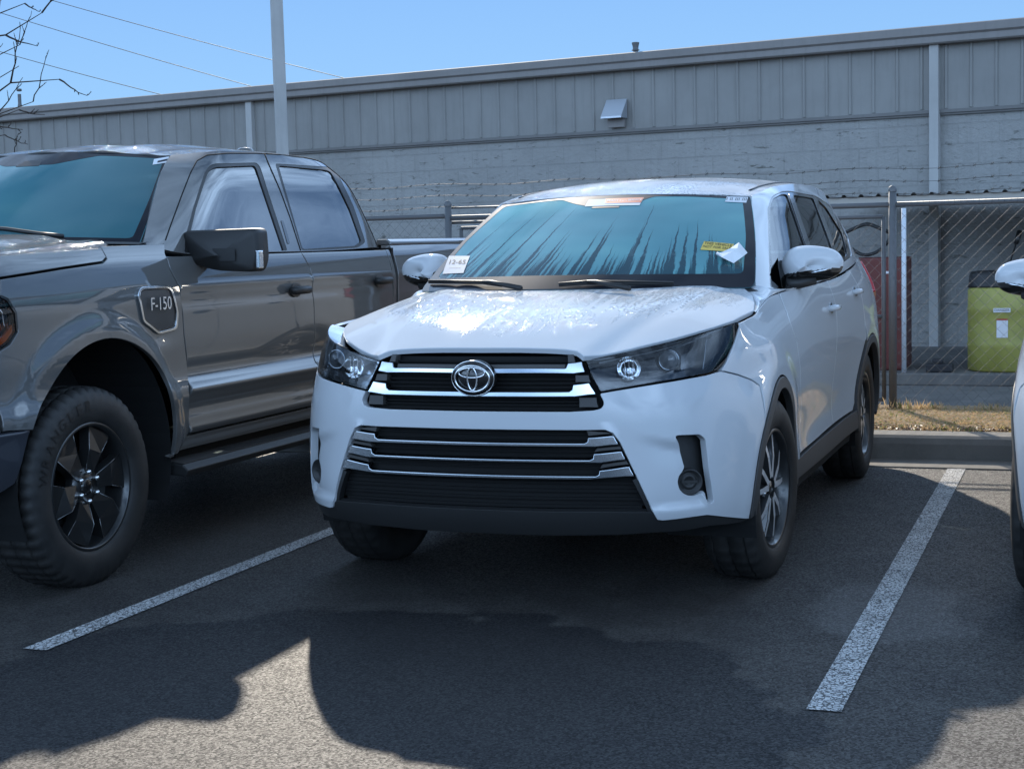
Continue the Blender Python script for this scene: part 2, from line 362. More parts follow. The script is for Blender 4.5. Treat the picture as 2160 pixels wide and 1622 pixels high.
class Surf:
    def __init__(s, P, ku=None, kv=None, off=(0, 0, 0), nu=220, nv=70, flip=False):
        """P[v][u] = xyz"""
        s.P = np.array(P, float); s.off = np.array(off, float); nvv, nuu = s.P.shape[:2]
        if ku is None:
            mid = s.P[nvv//2]; ku = np.concatenate([[0], np.cumsum(np.linalg.norm(np.diff(mid, axis=0), axis=1))])
            ku = ku - (ku[-1]/2 if s.P[0, 0, 0]*s.P[0, -1, 0] < 0 else 0)
        if kv is None:
            mid = s.P[:, nuu//2]; kv = np.concatenate([[0], np.cumsum(np.linalg.norm(np.diff(mid, axis=0), axis=1))])
        s.ku = np.array(ku, float); s.kv = np.array(kv, float); s.Mu = spline_matrix(ku); s.Mv = spline_matrix(kv); s.sgn = -1 if flip else 1
        U = np.linspace(s.ku[0], s.ku[-1], nu); V = np.linspace(s.kv[0], s.kv[-1], nv)
        uu, vv = np.meshgrid(U, V); s.gu = uu.ravel(); s.gv = vv.ravel(); pts = s.ev(s.gu, s.gv)
        f = []
        for j in range(nv-1):
            for i in range(nu-1):
                a = j*nu+i; f.append((a, a+1, a+nu+1)); f.append((a, a+nu+1, a+nu))
        s.gf = f; s.gp = pts; s.bvh = BVHTree.FromPolygons([tuple(p) for p in pts], f)
        s.one_sided = True
    def hitn(s, fi): a, b, c = s.gf[fi]; return np.cross(s.gp[b]-s.gp[a], s.gp[c]-s.gp[a])*s.sgn
    def ev(s, u, v):
        u = np.atleast_1d(u); v = np.atleast_1d(v); Wu = spline_w(s.ku, s.Mu, u); Wv = spline_w(s.kv, s.Mv, v)
        return np.einsum('nv,vuk,nu->nk', Wv, s.P, Wu)
    def nrm(s, u, v):
        e = 1e-3; u = np.atleast_1d(np.asarray(u, float)); v = np.atleast_1d(np.asarray(v, float))
        u = np.clip(u, s.ku[0]+e, s.ku[-1]-e); v = np.clip(v, s.kv[0]+e, s.kv[-1]-e)
        du = s.ev(u+e, v)-s.ev(u-e, v); dv = s.ev(u, v+e)-s.ev(u, v-e)
        n = np.cross(du, dv)*s.sgn; return n/(np.linalg.norm(n, axis=1)[:, None]+1e-12)
    def hit(s, o, d):
        o = np.array(o, float); d = np.array(d, float)
        r = s.bvh.ray_cast(Vector(o), Vector(d).normalized())
        far = 12.0
        if r[0] is not None:
            c = s.hitn(r[2]); 
            if c@d > 0 and s.one_sided: far = r[3]-0.4; r = (None,)
        if r[0] is None:
            # nearest surface point to the ray: march
            best = None
            for t in np.linspace(0, far, 600):
                q = s.bvh.find_nearest(Vector(o+d/np.linalg.norm(d)*t))
                if best is None or q[3] < best[3]: best = q
            r = best
        p, fi = np.array(r[0]), r[2]
        a, b, c = s.gf[fi]; A, B, C_ = s.gp[a], s.gp[b], s.gp[c]
        v0, v1, v2 = B-A, C_-A, p-A; d00, d01, d11, d20, d21 = v0@v0, v0@v1, v1@v1, v2@v0, v2@v1; den = d00*d11-d01*d01+1e-18
        wb = (d11*d20-d01*d21)/den; wc = (d00*d21-d01*d20)/den; wa = 1-wb-wc
        return (wa*s.gu[a]+wb*s.gu[b]+wc*s.gu[c], wa*s.gv[a]+wb*s.gv[b]+wc*s.gv[c])
    def px(s, pts): return [s.hit(CAM-s.off, ray(u, v)) for u, v in pts]
    def xz(s, pts): return [s.hit((x, -4, z), (0, 1, 0)) for x, z in pts]
    def yz(s, pts, side=1): return [s.hit((4*side, y, z), (-side, 0, 0)) for y, z in pts]
    def xy(s, pts): return [s.hit((x, y, 4), (0, 0, -1)) for x, y in pts]
def rnd(pts, r, seg=4, closed=True):
    """round the corners of a 2d outline; r may be a number or per-corner list"""
    out = []; n = len(pts)
    for i in range(n):
        p = np.array(pts[i], float); rr = r[i] if isinstance(r, (list, tuple)) else r
        if (not closed and i in (0, n-1)) or rr <= 0: out.append(tuple(p)); continue
        a = np.array(pts[i-1], float)-p; b = np.array(pts[(i+1) % n], float)-p
        la, lb = np.linalg.norm(a), np.linalg.norm(b); k = min(rr, la*0.45, lb*0.45); A = p+a/la*k; B = p+b/lb*k
        for q in range(seg+1):
            t = q/seg; out.append(tuple((1-t)**2*A+2*t*(1-t)*p+t*t*B))
    return out
def dens(pts, step, closed=True):
    out = []; n = len(pts)
    for i in range(n if closed else n-1):
        a = np.array(pts[i], float); b = np.array(pts[(i+1) % n], float); k = max(1, int(math.ceil(np.linalg.norm(b-a)/step)))
        out += [tuple(a+(b-a)*q/k) for q in range(k)]
    if not closed: out.append(tuple(pts[-1]))
    return out
def spl(pts, n=40, closed=False):
    """smooth curve through points"""
    P = np.array(pts, float)
    if closed: P = np.vstack([P[-2:], P, P[:2]]) if False else np.vstack([P[-3:], P, P[:4]])
    k = np.concatenate([[0], np.cumsum(np.linalg.norm(np.diff(P, axis=0), axis=1))]); Mx = spline_matrix(k)
    if closed: x = np.linspace(k[3], k[3+len(pts)], n, endpoint=False)
    else: x = np.linspace(k[0], k[-1], n)
    return [tuple(q) for q in spline_w(k, Mx, x)@P]
def area(p):
    p = np.array(p); return 0.5*np.sum(p[:, 0]*np.roll(p[:, 1], -1)-np.roll(p[:, 0], -1)*p[:, 1])
def inset(p, gp):
    p = np.array(p, float); a = area(p); pv = p-np.roll(p, 1, axis=0); nx = np.roll(p, -1, axis=0)-p
    def nn(v): q = np.stack([-v[:, 1], v[:, 0]], 1); return q/(np.linalg.norm(q, axis=1)[:, None]+1e-12)
    n = nn(pv)+nn(nx); n /= np.linalg.norm(n, axis=1)[:, None]+1e-12
    return p+n*gp*(1 if a > 0 else -1)
def inside(pts, poly):
    x, y = pts[:, 0], pts[:, 1]; c = np.zeros(len(pts), bool); P = np.array(poly); n = len(P); j = n-1
    for i in range(n):
        xi, yi = P[i]; xj, yj = P[j]
        cond = ((yi > y) != (yj > y)) & (x < (xj-xi)*(y-yi)/((yj-yi) if yj != yi else 1e-12)+xi); c ^= cond; j = i
    return c
def clean(p, tol=2e-4):
    out = []
    for q in p:
        if not out or math.hypot(q[0]-out[-1][0], q[1]-out[-1][1]) > tol: out.append(tuple(q))
    if math.hypot(out[0][0]-out[-1][0], out[0][1]-out[-1][1]) < tol: out.pop()
    return out
def panel_mesh(S, poly, holes=(), thick=0.012, d=0.0, gap=0.002, res=0.035, edge=0.0015, disp=None, rim=True):
    loops = [poly]+list(holes); L2 = []
    for i, lp in enumerate(loops):
        lp = clean(lp); lp = dens(lp, res)
        a = area(lp)
        gq = gap+(edge if (rim and gap > 0) else 0)
        lp = inset(lp, gq if i == 0 else -gq)
        if area(lp)*(1 if i == 0 else -1) < 0: lp = lp[::-1]
        L2.append(np.array(lp))
    mn = L2[0].min(0); mx = L2[0].max(0)
    gx, gy = np.meshgrid(np.arange(mn[0]+res/2, mx[0], res), np.arange(mn[1]+res/2, mx[1], res)); G = np.stack([gx.ravel(), gy.ravel()], 1)
    if len(G):
        k = inside(G, L2[0])
        for h in L2[1:]: k &= ~inside(G, h)
        G = G[k]
        B = np.vstack(L2)
        if len(G):
            keep = []
            for i0 in range(0, len(G), 500):
                dd = np.linalg.norm(G[i0:i0+500, None]-B[None], axis=2).min(1); keep.append(dd > res*0.35)
            G = G[np.concatenate(keep)]
    verts = np.vstack(L2+([G] if len(G) else [])); edges = []; b = 0
    for lp in L2:
        n = len(lp); edges += [(b+i, b+(i+1) % n) for i in range(n)]; b += n
    r = delaunay_2d_cdt([Vector(q) for q in verts], edges, [], 0, 1e-7)
    V = np.array([tuple(q) for q in r[0]]); F = [tuple(f) for f in r[2]]
    cen = np.array([V[list(f)].mean(0) for f in F]); k = inside(cen, L2[0])
    for h in L2[1:]: k &= ~inside(cen, h)
    F = [f for f, kk in zip(F, k) if kk]
    # drop unused
    def place(V, dd):
        p = S.ev(V[:, 0], V[:, 1]); n = S.nrm(V[:, 0], V[:, 1])
        if disp is not None:
            p = p+n*disp(V, p)[:, None]; e = 2e-3
            def q(U): pp = S.ev(U[:, 0], U[:, 1]); return pp+S.nrm(U[:, 0], U[:, 1])*disp(U, pp)[:, None]
            du = q(V+[e, 0])-q(V-[e, 0]); dv = q(V+[0, e])-q(V-[0, e]); n = np.cross(du, dv)*S.sgn; n /= np.linalg.norm(n, axis=1)[:, None]+1e-12
        return p+n*dd, n
    P, Nn = place(V, d)
    vs = list(map(tuple, P)); ns = list(map(tuple, Nn)); uvs = [tuple(q) for q in V]
    # orientation: CDT faces are CCW in uv; normal = du x dv * sgn
    fs = [f if S.sgn > 0 else f[::-1] for f in F]
    if rim:
        for lp in L2:
            Q, n = place(lp, d); Qn = np.roll(Q, -1, axis=0); t = Qn-np.roll(Q, 1, axis=0); t /= np.linalg.norm(t, axis=1)[:, None]+1e-12
            out = np.cross(t, n)*S.sgn   # outward (loops run with the face on their left in uv)
            n0 = len(vs); m0 = len(lp)
            r0 = Q; r1 = Q+out*edge-n*edge; r2 = r1-n*max(thick-edge, 0.0005)
            for rr, nnn in ((r0, n), (r1, out), (r2, out)):
                vs += list(map(tuple, rr)); ns += list(map(tuple, nnn)); uvs += [tuple(q) for q in lp]
            for i in range(m0):
                j = (i+1) % m0
                for k2 in (0, 1):
                    a, b_, c, dd_ = n0+k2*m0+i, n0+(k2+1)*m0+i, n0+(k2+1)*m0+j, n0+k2*m0+j
                    fs.append((a, b_, c, dd_) if S.sgn > 0 else (dd_, c, b_, a))
    return vs, fs, ns, uvs
def mesh_from(name, vs, fs, ns, uvs, mirror=False):
    if mirror:
        vs = [(-x, y, z) for x, y, z in vs]; ns = [(-x, y, z) for x, y, z in ns]; fs = [f[::-1] for f in fs]
    me = bpy.data.meshes.new(name); me.from_pydata(vs, [], fs)
    me.polygons.foreach_set('use_smooth', [True]*len(fs))
    uvl = me.uv_layers.new(name='uv'); li = np.zeros(len(me.loops), dtype=np.int32); me.loops.foreach_get('vertex_index', li)
    uvl.data.foreach_set('uv', np.array(uvs, float)[li].ravel())
    me.normals_split_custom_set_from_vertices(ns)
    return me
def panel(name, S, poly, mats, parent, both=False, uvn=None, **k):
    """one trimmed panel of a surface; both=True also makes its mirror image on the other side"""
    vs, fs, ns, uvs = panel_mesh(S, poly, **k)
    if uvn:
        a, b, c, d_ = uvn; uvs = [((u-a)/(b-a), (v-c)/(d_-c)) for u, v in uvs]
    o = link(name, mesh_from(name, vs, fs, ns, uvs), parent, mats)
    if both:
        o2 = link(name, mesh_from(name, vs, fs, ns, uvs, True), both if isinstance(both, bpy.types.Object) else parent, mats); return o, o2
    return o
def mirror_pts(p): return [(-x, y) for x, y in p]

# ================================================================== SETTING
# ---- ground
def asphalt_mat():
    m, t, b = nmat('asphalt'); p = worldpos(t)
    big = noise(t, p, 0.55, 5, 0.6); mid = noise(t, p, 5, 5, 0.65); fine = noise(t, p, 160, 3, 0.6)
    c = ramp(t, big.outputs['Fac'], [(0.30, (0.034, 0.031, 0.030)), (0.55, (0.056, 0.051, 0.047)), (0.75, (0.100, 0.090, 0.080))]).outputs[0]
    c = mixc(t, math_(t, 'MULTIPLY', ramp(t, mid.outputs['Fac'], [(0.45, g(0)), (0.62, g(1))]).outputs[0], 0.35), c, (0.10, 0.095, 0.085))
    ag = t.nodes.new('ShaderNodeTexVoronoi'); ag.inputs['Scale'].default_value = 145; L(t, p, ag.inputs['Vector'])
    agc = ramp(t, ag.outputs['Color'], [(0.15, g(0.5)), (0.85, g(1.45))]).outputs[0]
    mm = t.nodes.new('ShaderNodeMix'); mm.data_type = 'RGBA'; mm.blend_type = 'MULTIPLY'; mm.inputs[0].default_value = 0.45; L(t, c, mm.inputs[6]); L(t, agc, mm.inputs[7]); c = mm.outputs[2]
    # drying edges of spilled water: wavy dark patches and pale rings, each with its own place on the lot
    def blob(cx, cy, rx, ry, wob, soft):
        mp = mapn(t, p, (1/rx, 1/ry, 0), (-cx/rx, -cy/ry, 0)); nn = noise(t, p, 2.2, 3); ln = t.nodes.new('ShaderNodeVectorMath'); ln.operation = 'LENGTH'; L(t, mp.outputs[0], ln.inputs[0])
        d = math_(t, 'ADD', ln.outputs['Value'], math_(t, 'MULTIPLY', math_(t, 'SUBTRACT', nn.outputs['Fac'], 0.5), wob)); return d
    d1 = blob(0.0, -1.25, 1.45, 1.28, 0.55, 0)
    w1 = ramp(t, d1, [(0.80, g(.85)), (0.97, g(1)), (1.01, g(0))]).outputs[0]
    c = mixc(t, math_(t, 'MULTIPLY', w1, 0.85), c, (0.018, 0.018, 0.020))
    d2 = blob(1.42, 1.15, 0.42, 0.45, 0.3, 0)
    w2 = ramp(t, d2, [(0.85, g(0)), (0.96, g(1)), (1.05, g(0))]).outputs[0]
    c = mixc(t, math_(t, 'MULTIPLY', w2, 0.45), c, (0.12, 0.11, 0.10))
    d3 = blob(1.5, 0.45, 0.36, 0.55, 1.5, 0)
    w3 = ramp(t, d3, [(0.75, g(1)), (1.05, g(0))]).outputs[0]
    c = mixc(t, math_(t, 'MULTIPLY', w3, 0.5), c, (0.15, 0.145, 0.14))
    d4 = blob(1.95, 0.55, 0.30, 0.40, 1.4, 0); w4 = ramp(t, d4, [(0.85, g(1)), (1.05, g(0))]).outputs[0]
    c = mixc(t, math_(t, 'MULTIPLY', w4, 0.55), c, (0.02, 0.02, 0.022))
    # tyre scuffs
    for (cx, cy, r0) in ((1.9, -0.3, 1.22), (2.0, -0.65, 0.94), (1.93, -.3, 1.16)):
        mp = mapn(t, p, (1, 1, 0), (-cx+0.0, -cy, 0)); ln = t.nodes.new('ShaderNodeVectorMath'); ln.operation = 'LENGTH'; L(t, mp.outputs[0], ln.inputs[0])
        dd = math_(t, 'ABSOLUTE', math_(t, 'SUBTRACT', ln.outputs['Value'], r0)); wv = ramp(t, dd, [(0.0, g(1)), (0.016, g(0.6)), (0.03, g(0))]).outputs[0]
        sx = t.nodes.new('ShaderNodeSeparateXYZ'); L(t, mp.outputs[0], sx.inputs[0]); side = math_(t, 'MULTIPLY', math_(t, 'MULTIPLY_ADD', sx.outputs[1], -9.0, -4.4, clamp=True), math_(t, 'MULTIPLY_ADD', sx.outputs[0], -9.0, -4.6, clamp=True))
        br = ramp(t, noise(t, p, 14, 3).outputs['Fac'], [(0.4, g(0)), (0.55, g(1))]).outputs[0]
        c = mixc(t, math_(t, 'MULTIPLY', math_(t, 'MULTIPLY', wv, side), math_(t, 'MULTIPLY', br, 0.8)), c, (0.012, 0.012, 0.013))
    # pebbles and chips
    pv = t.nodes.new('ShaderNodeTexVoronoi'); pv.inputs['Scale'].default_value = 16; L(t, p, pv.inputs['Vector'])
    c = mixc(t, ramp(t, pv.outputs['Distance'], [(0.0, g(1)), (0.055, g(1)), (0.07, g(0))]).outputs[0], c, (0.16, 0.15, 0.14)) if False else c
    L(t, c, b.inputs['Base Color'])
    rg = ramp(t, ag.outputs['Color'], [(0.15, g(0.68)), (0.5, g(0.50)), (0.9, g(0.34))]).outputs[0]; L(t, rg, b.inputs['Roughness'])
    sg = ramp(t, ag.outputs['Color'], [(0.2, g(0.14)), (0.55, g(0.38)), (0.95, g(0.85))]).outputs[0]; L(t, sg, b.inputs['Specular IOR Level'])
    fine2 = noise(t, p, 420, 2, 0.7); h = math_(t, 'ADD', math_(t, 'MULTIPLY', ag.outputs['Color'], 0.9), math_(t, 'MULTIPLY', fine2.outputs['Fac'], 0.9))
    bump(t, h, 1.0, 0.004, b); return m
M['asphalt'] = asphalt_mat()
def concrete_mat(name, base=(0.24, 0.22, 0.195), dark=(0.14, 0.13, 0.115)):
    m, t, b = nmat(name); p = worldpos(t)
    n = noise(t, p, 2.4, 6, 0.65); c = ramp(t, n.outputs['Fac'], [(0.3, dark), (0.6, base)]).outputs[0]
    f = noise(t, p, 90, 3); c = mixc(t, math_(t, 'MULTIPLY', f.outputs['Fac'], 0.25), c, (0.09, 0.085, 0.08)); L(t, c, b.inputs['Base Color']); setp(b, rough=0.85)
    bump(t, f.outputs['Fac'], 0.4, 0.002, b); return m
M['concrete'] = concrete_mat('kerb_concrete'); M['slab'] = concrete_mat('slab_concrete', (0.20, 0.19, 0.175), (0.10, 0.095, 0.09))
def line_mat():
    m, t, b = nmat('worn_white_marking'); p = worldpos(t)
    v = t.nodes.new('ShaderNodeTexVoronoi'); v.feature = 'DISTANCE_TO_EDGE'; v.inputs['Scale'].default_value = 62
    wv = noise(t, p, 30, 3); ad = t.nodes.new('ShaderNodeVectorMath'); ad.operation = 'MULTIPLY_ADD'; L(t, wv.outputs['Color'], ad.inputs[0]); ad.inputs[1].default_value = (0.03, 0.03, 0.0); L(t, p, ad.inputs[2]); L(t, ad.outputs[0], v.inputs['Vector'])
    cr = ramp(t, v.outputs['Distance'], [(0.05, g(0)), (0.13, g(1))]).outputs[0]
    n = noise(t, p, 5, 4); wear = ramp(t, n.outputs['Fac'], [(0.35, g(0.75)), (0.6, g(1.0))]).outputs[0]
    n2 = noise(t, p, 75, 3); sp = ramp(t, n2.outputs['Fac'], [(0.36, g(0)), (0.44, g(1))]).outputs[0]
    f = math_(t, 'MULTIPLY', math_(t, 'MULTIPLY', cr, sp), wear); c = mixc(t, f, (0.07, 0.068, 0.066), (0.70, 0.70, 0.69)); L(t, c, b.inputs['Base Color']); setp(b, rough=0.7)
    bump(t, cr, 0.5, 0.0015, b); return m
M['line'] = line_mat()
def plane(name, x0, x1, y0, y1, z, mt, kind='structure', nx=1, ny=1):
    mb = MB(); mb.add([(x0, y0, z), (x1, y0, z), (x1, y1, z), (x0, y1, z)], [(0, 1, 2, 3)]); o = mb.build(name, mt); tag(o, kind=kind); return o
plane('parking_lot', -60, 60, -60, 4.15, 0.0, M['asphalt'])
for x0, x1 in ((1.364, 1.468), (-1.406, -1.308), (4.14, 4.244), (-4.19, -4.09)):
    plane('parking_line', x0, x1, -0.878, 4.146, 0.004, M['line'])
mb = MB(); mb.box((-60, 4.15, -0.2), (60, 4.5, 0.008)); o = mb.build('gutter', M['concrete']); tag(o, kind='structure')
mb = MB(); mb.prism([(4.5, -0.2), (4.5, 0.10), (4.515, 0.135), (4.545, 0.15), (4.77, 0.15), (4.77, -0.2)], -60, 60, 'x'); o = mb.build('kerb', M['concrete']); tag(o, kind='structure')
def ground_mat():
    m, t, b = nmat('dry_turf_soil'); p = worldpos(t)
    n = noise(t, p, 4, 6, 0.7); c = ramp(t, n.outputs['Fac'], [(0.35, (0.36, 0.25, 0.14)), (0.5, (0.50, 0.35, 0.20)), (0.62, (0.56, 0.41, 0.25)), (0.74, (0.24, 0.24, 0.10))]).outputs[0]
    f = noise(t, mapn(t, p, (1, 3, 1)).outputs[0], 60, 4); c = mixc(t, math_(t, 'MULTIPLY', f.outputs['Fac'], 0.5), c, (0.10, 0.065, 0.04)); L(t, c, b.inputs['Base Color']); setp(b, rough=0.95); bump(t, f.outputs['Fac'], 1.0, 0.02, b); return m
mb = MB(); mb.box((-60, 4.77, -0.2), (60, 6.35, 0.145)); o = mb.build('verge', ground_mat()); tag(o, kind='structure')
mb = MB(); mb.box((-60, 6.35, -0.2), (60, 60, 0.12)); o = mb.build('yard_ground', M['slab']); tag(o, kind='structure')
plane('far_ground', -600, 600, -600, 600, -0.02, M['asphalt'])
# grass blades and dead leaves on the verge
def grass_obj():
    gm, t, b = nmat('grass_blades'); i = t.nodes.new('ShaderNodeNewGeometry'); tl = t.nodes.new('ShaderNodeBsdfTranslucent'); mxs = t.nodes.new('ShaderNodeMixShader'); mxs.inputs[0].default_value = .5; c = ramp(t, i.outputs['Random Per Island'], [(0, (0.62, 0.45, 0.26)), (0.74, (0.52, 0.36, 0.19)), (0.86, (0.16, 0.22, 0.05)), (1, (0.25, 0.32, 0.08))]); L(t, c.outputs[0], b.inputs['Base Color']); setp(b, rough=0.8); L(t, c.outputs[0], tl.inputs[0]); L(t, b.outputs[0], mxs.inputs[1]); L(t, tl.outputs[0], mxs.inputs[2]); L(t, mxs.outputs[0], t.nodes['Material Output'].inputs[0])
    mb = MB()
    def blade(x, y, z, h, lean):
        a = R.uniform(0, 2*pi); wd = 0.004; dx, dy = cos(a)*wd, sin(a)*wd; lx, ly = R.uniform(-lean, lean), R.uniform(-lean, lean)
        mb.add([(x-dx, y-dy, z), (x+dx, y+dy, z), (x+dx*.6+lx*.4, y+dy*.6+ly*.4, z+h*.6), (x+lx, y+ly, z+h)], [(0, 1, 2), (0, 2, 3)])
    for k in range(9000):
        x = R.uniform(0.2, 3.2); y = R.uniform(4.79, 6.12)
        blade(x, y, 0.145, R.uniform(0.005, 0.016), 0.035)
    for k in range(5000):
        x = R.uniform(-7, 0.2); y = R.uniform(4.79, 6.12); blade(x, y, 0.145, R.uniform(0.01, 0.035), 0.03)
    for cx, cy, n_, hh in [(0.90, 6.08, 60, .09), (1.02, 6.1, 40, .07), (1.2, 4.85, 90, .04), (1.45, 4.84, 90, .04), (0.95, 4.9, 50, .035), (1.7, 4.9, 60, .04), (1.35, 5.2, 50, .03), (1.1, 6.12, 60, .05), (1.5, 6.1, 60, .06), (0.6, 6.1, 60, .08)]:
        for _ in range(n_): blade(cx+R.gauss(0, .07), cy+R.gauss(0, .03), 0.145, R.uniform(.4, 1)*hh, 0.03)
    o = mb.build('grass', gm); tag(o, kind='stuff', label='dry straw-coloured grass with green tufts on the verge', cat='grass')
    mb = MB()
    for k in range(900):
        x = R.uniform(0.3, 3.0); y = 4.79+abs(R.gauss(0, .12)); z = .147+R.uniform(0, .012); a = R.uniform(0, 6.3); s = R.uniform(.008, .02); dx, dy = cos(a)*s, sin(a)*s
        mb.add([(x-dx, y-dy, z), (x+dy*.5, y-dx*.5, z+R.uniform(0, .01)), (x+dx, y+dy, z), (x-dy*.5, y+dx*.5, z+R.uniform(0, .01))], [(0, 1, 2, 3)])
    lm, t, b = nmat('dead_leaves'); i = t.nodes.new('ShaderNodeNewGeometry'); c = ramp(t, i.outputs['Random Per Island'], [(0, (0.10, 0.05, 0.03)), (0.7, (0.22, 0.12, 0.06)), (1, (0.4, 0.33, 0.25))]); L(t, c.outputs[0], b.inputs['Base Color'])
    tag(mb.build('leaf_litter', lm), kind='stuff', label='brown dead leaves along the kerb edge of the verge', cat='leaves')
grass_obj()

# ---- building
SL = 0.18; X0, Y0 = 0.613, 12.0
def wy(x): return Y0-(x-X0)*SL
WD = np.array([1.0, -SL, 0.0]); WD /= np.linalg.norm(WD); WN = np.array([-SL, -1.0, 0.0]); WN /= np.linalg.norm(WN)   # along wall, towards the lot
def wp(s, out, z):
    """s metres along the wall from the near pilaster, out metres towards the lot"""
    q = np.array([X0, Y0, 0.0])+WD*s+WN*out; return (q[0], q[1], z)
def wbox(mb, s0, s1, o0, o1, z0, z1, mi=0):
    return mb.hexa([wp(s0, o1, z0), wp(s1, o1, z0), wp(s1, o0, z0), wp(s0, o0, z0), wp(s0, o1, z1), wp(s1, o1, z1), wp(s1, o0, z1), wp(s0, o0, z1)], mi)
def wall_paint(name, col, scars=0.0, bmp=0.3):
    m, t, b = nmat(name); p = worldpos(t)
    n = noise(t, p, 1.2, 6, 0.65); c = mixc(t, ramp(t, n.outputs['Fac'], [(0.3, g(0)), (0.7, g(1))]).outputs[0], tuple(x*0.80 for x in col), col)
    dr = noise(t, mapn(t, p, (6, 6, 0.5)).outputs[0], 3, 4, 0.6); c = mixc(t, math_(t, 'MULTIPLY', ramp(t, dr.outputs['Fac'], [(0.5, g(0)), (0.8, g(1))]).outputs[0], 0.35), c, tuple(x*0.6 for x in col))
    if scars:
        r2 = noise(t, mapn(t, p, (2.2, 2.2, 8.0), rot=(0, 0, 0)).outputs[0], 1.9, 7, 0.72, 0.4)
        sc = ramp(t, r2.outputs['Fac'], [(0.60, g(0)), (0.66, g(1))]).outputs[0]
        c = mixc(t, math_(t, 'MULTIPLY', sc, scars), c, (0.07, 0.065, 0.05))
        r3 = noise(t, mapn(t, p, (3, 3, 3)).outputs[0], 4.0, 8, 0.75); c = mixc(t, math_(t, 'MULTIPLY', ramp(t, r3.outputs['Fac'], [(0.62, g(0)), (0.70, g(1))]).outputs[0], 0.5), c, (0.10, 0.095, 0.085))
        # faint block coursing
        br = t.nodes.new('ShaderNodeTexBrick'); br.inputs['Scale'].default_value = 1.0; br.inputs['Brick Width'].default_value = 0.42; br.inputs['Row Height'].default_value = 0.21; br.inputs['Mortar Size'].default_value = 0.008
        br.inputs['Color1'].default_value = (1, 1, 1, 1); br.inputs['Color2'].default_value = (1, 1, 1, 1); br.inputs['Mortar'].default_value = (0, 0, 0, 1)
        sp = t.nodes.new('ShaderNodeSeparateXYZ'); L(t, p, sp.inputs[0]); cb = t.nodes.new('ShaderNodeCombineXYZ'); L(t, sp.outputs[0], cb.inputs[0]); L(t, sp.outputs[2], cb.inputs[1]); L(t, cb.outputs[0], br.inputs['Vector'])
        hh = noise(t, p, 14, 6, 0.7); h2 = math_(t, 'ADD', math_(t, 'MULTIPLY', br.outputs['Color'], 0.5), math_(t, 'MULTIPLY', hh.outputs['Fac'], 2.0)); bump(t, h2, 0.8, 0.012, b)
        c = mixc(t, math_(t, 'MULTIPLY', math_(t, 'SUBTRACT', 1.0, br.outputs['Color']), 0.12), c, (0.10, 0.10, 0.09))
    L(t, c, b.inputs['Base Color']); setp(b, rough=0.65); return m
M['siding'] = wall_paint('metal_siding', (0.29, 0.28, 0.262)); M['masonry'] = wall_paint('painted_masonry', (0.35, 0.34, 0.32), 0.8)
M['fascia'] = wall_paint('eave_metal', (0.26, 0.24, 0.225)); M['pilaster'] = wall_paint('pilaster_metal', (0.46, 0.45, 0.43)); M['band'] = wall_paint('flashing_metal', (0.19, 0.18, 0.17))
S0, S1 = -24.0, 12.0
bld = empty('metal_building', wp(0, 0, 0)); tag(bld, 'long low building with ribbed metal siding above painted rough masonry', 'building')
bl = np.array(wp(0, 0, 0))
def bpart(mb, name, mt, **k):
    mb.v = [tuple(np.array(v)-bl) for v in mb.v]; return mb.build(name, mt, bld, **k)
mb = MB(); wbox(mb, S0, S1, 0, -0.3, 0.0, 2.645); bpart(mb, 'masonry_wall', M['masonry'])
mb = MB(); wbox(mb, S0, S1, 0.03, -0.3, 2.675, 3.42)
s = S0
while s < S1:
    mb.add([wp(s-0.022, 0.03, 2.685), wp(s-0.010, 0.046, 2.685), wp(s+0.010, 0.046, 2.685), wp(s+0.022, 0.03, 2.685), wp(s-0.022, 0.03, 3.41), wp(s-0.010, 0.046, 3.41), wp(s+0.010, 0.046, 3.41), wp(s+0.022, 0.03, 3.41)],
           [(0, 1, 5, 4), (1, 2, 6, 5), (2, 3, 7, 6), (0, 3, 2, 1)])
    s += 0.2593
bpart(mb, 'metal_siding', M['siding'])
mb = MB(); wbox(mb, S0, S1, 0.05, -0.02, 2.640, 2.675); wbox(mb, S0, S1, 0.032, -0.02, 2.618, 2.638); bpart(mb, 'flashing', M['band'])
mb = MB(); prof = [(0.02, 3.348), (0.14, 3.348), (0.155, 3.363), (0.15, 3.425), (0.175, 3.447), (0.175, 3.527), (0.155, 3.537), (0.02, 3.537)]
n = len(prof); mb.add([wp(S0, a, z) for a, z in prof]+[wp(S1, a, z) for a, z in prof], [(i, (i+1) % n, n+(i+1) % n, n+i) for i in range(n)]+[tuple(range(n)), tuple(range(n, 2*n))])
bpart(mb, 'gutter', M['fascia'])
mb = MB(); mb.add([wp(S0, 0.02, 3.534), wp(S1, 0.02, 3.534), wp(S1, -9, 3.77), wp(S0, -9, 3.77), wp(S0, -18, 3.53), wp(S1, -18, 3.53), wp(S0, -18, 0), wp(S1, -18, 0)], [(0, 1, 2, 3), (3, 2, 5, 4), (4, 5, 7, 6)]); bpart(mb, 'roof', M['band'])
mb = MB(); mb.add([wp(S0, 0, 0), wp(S0, -18, 0), wp(S0, -18, 3.53), wp(S0, -9, 3.76), wp(S0, 0, 3.52)], [(0, 1, 2, 3, 4)]); bpart(mb, 'end_wall', M['siding']); mb = MB(); mb.add([wp(S1, 0, 0), wp(S1, -18, 0), wp(S1, -18, 3.53), wp(S1, -9, 3.76), wp(S1, 0, 3.52)], [(4, 3, 2, 1, 0)]); bpart(mb, 'end_wall', M['siding'])
for k in range(-2, 2):
    mb = MB(); wbox(mb, k*9.17-0.05, k*9.17+0.05, 0.10, 0.0, 0.02, 3.350); bpart(mb, 'pilaster', M['pilaster'], bevel=0.006)
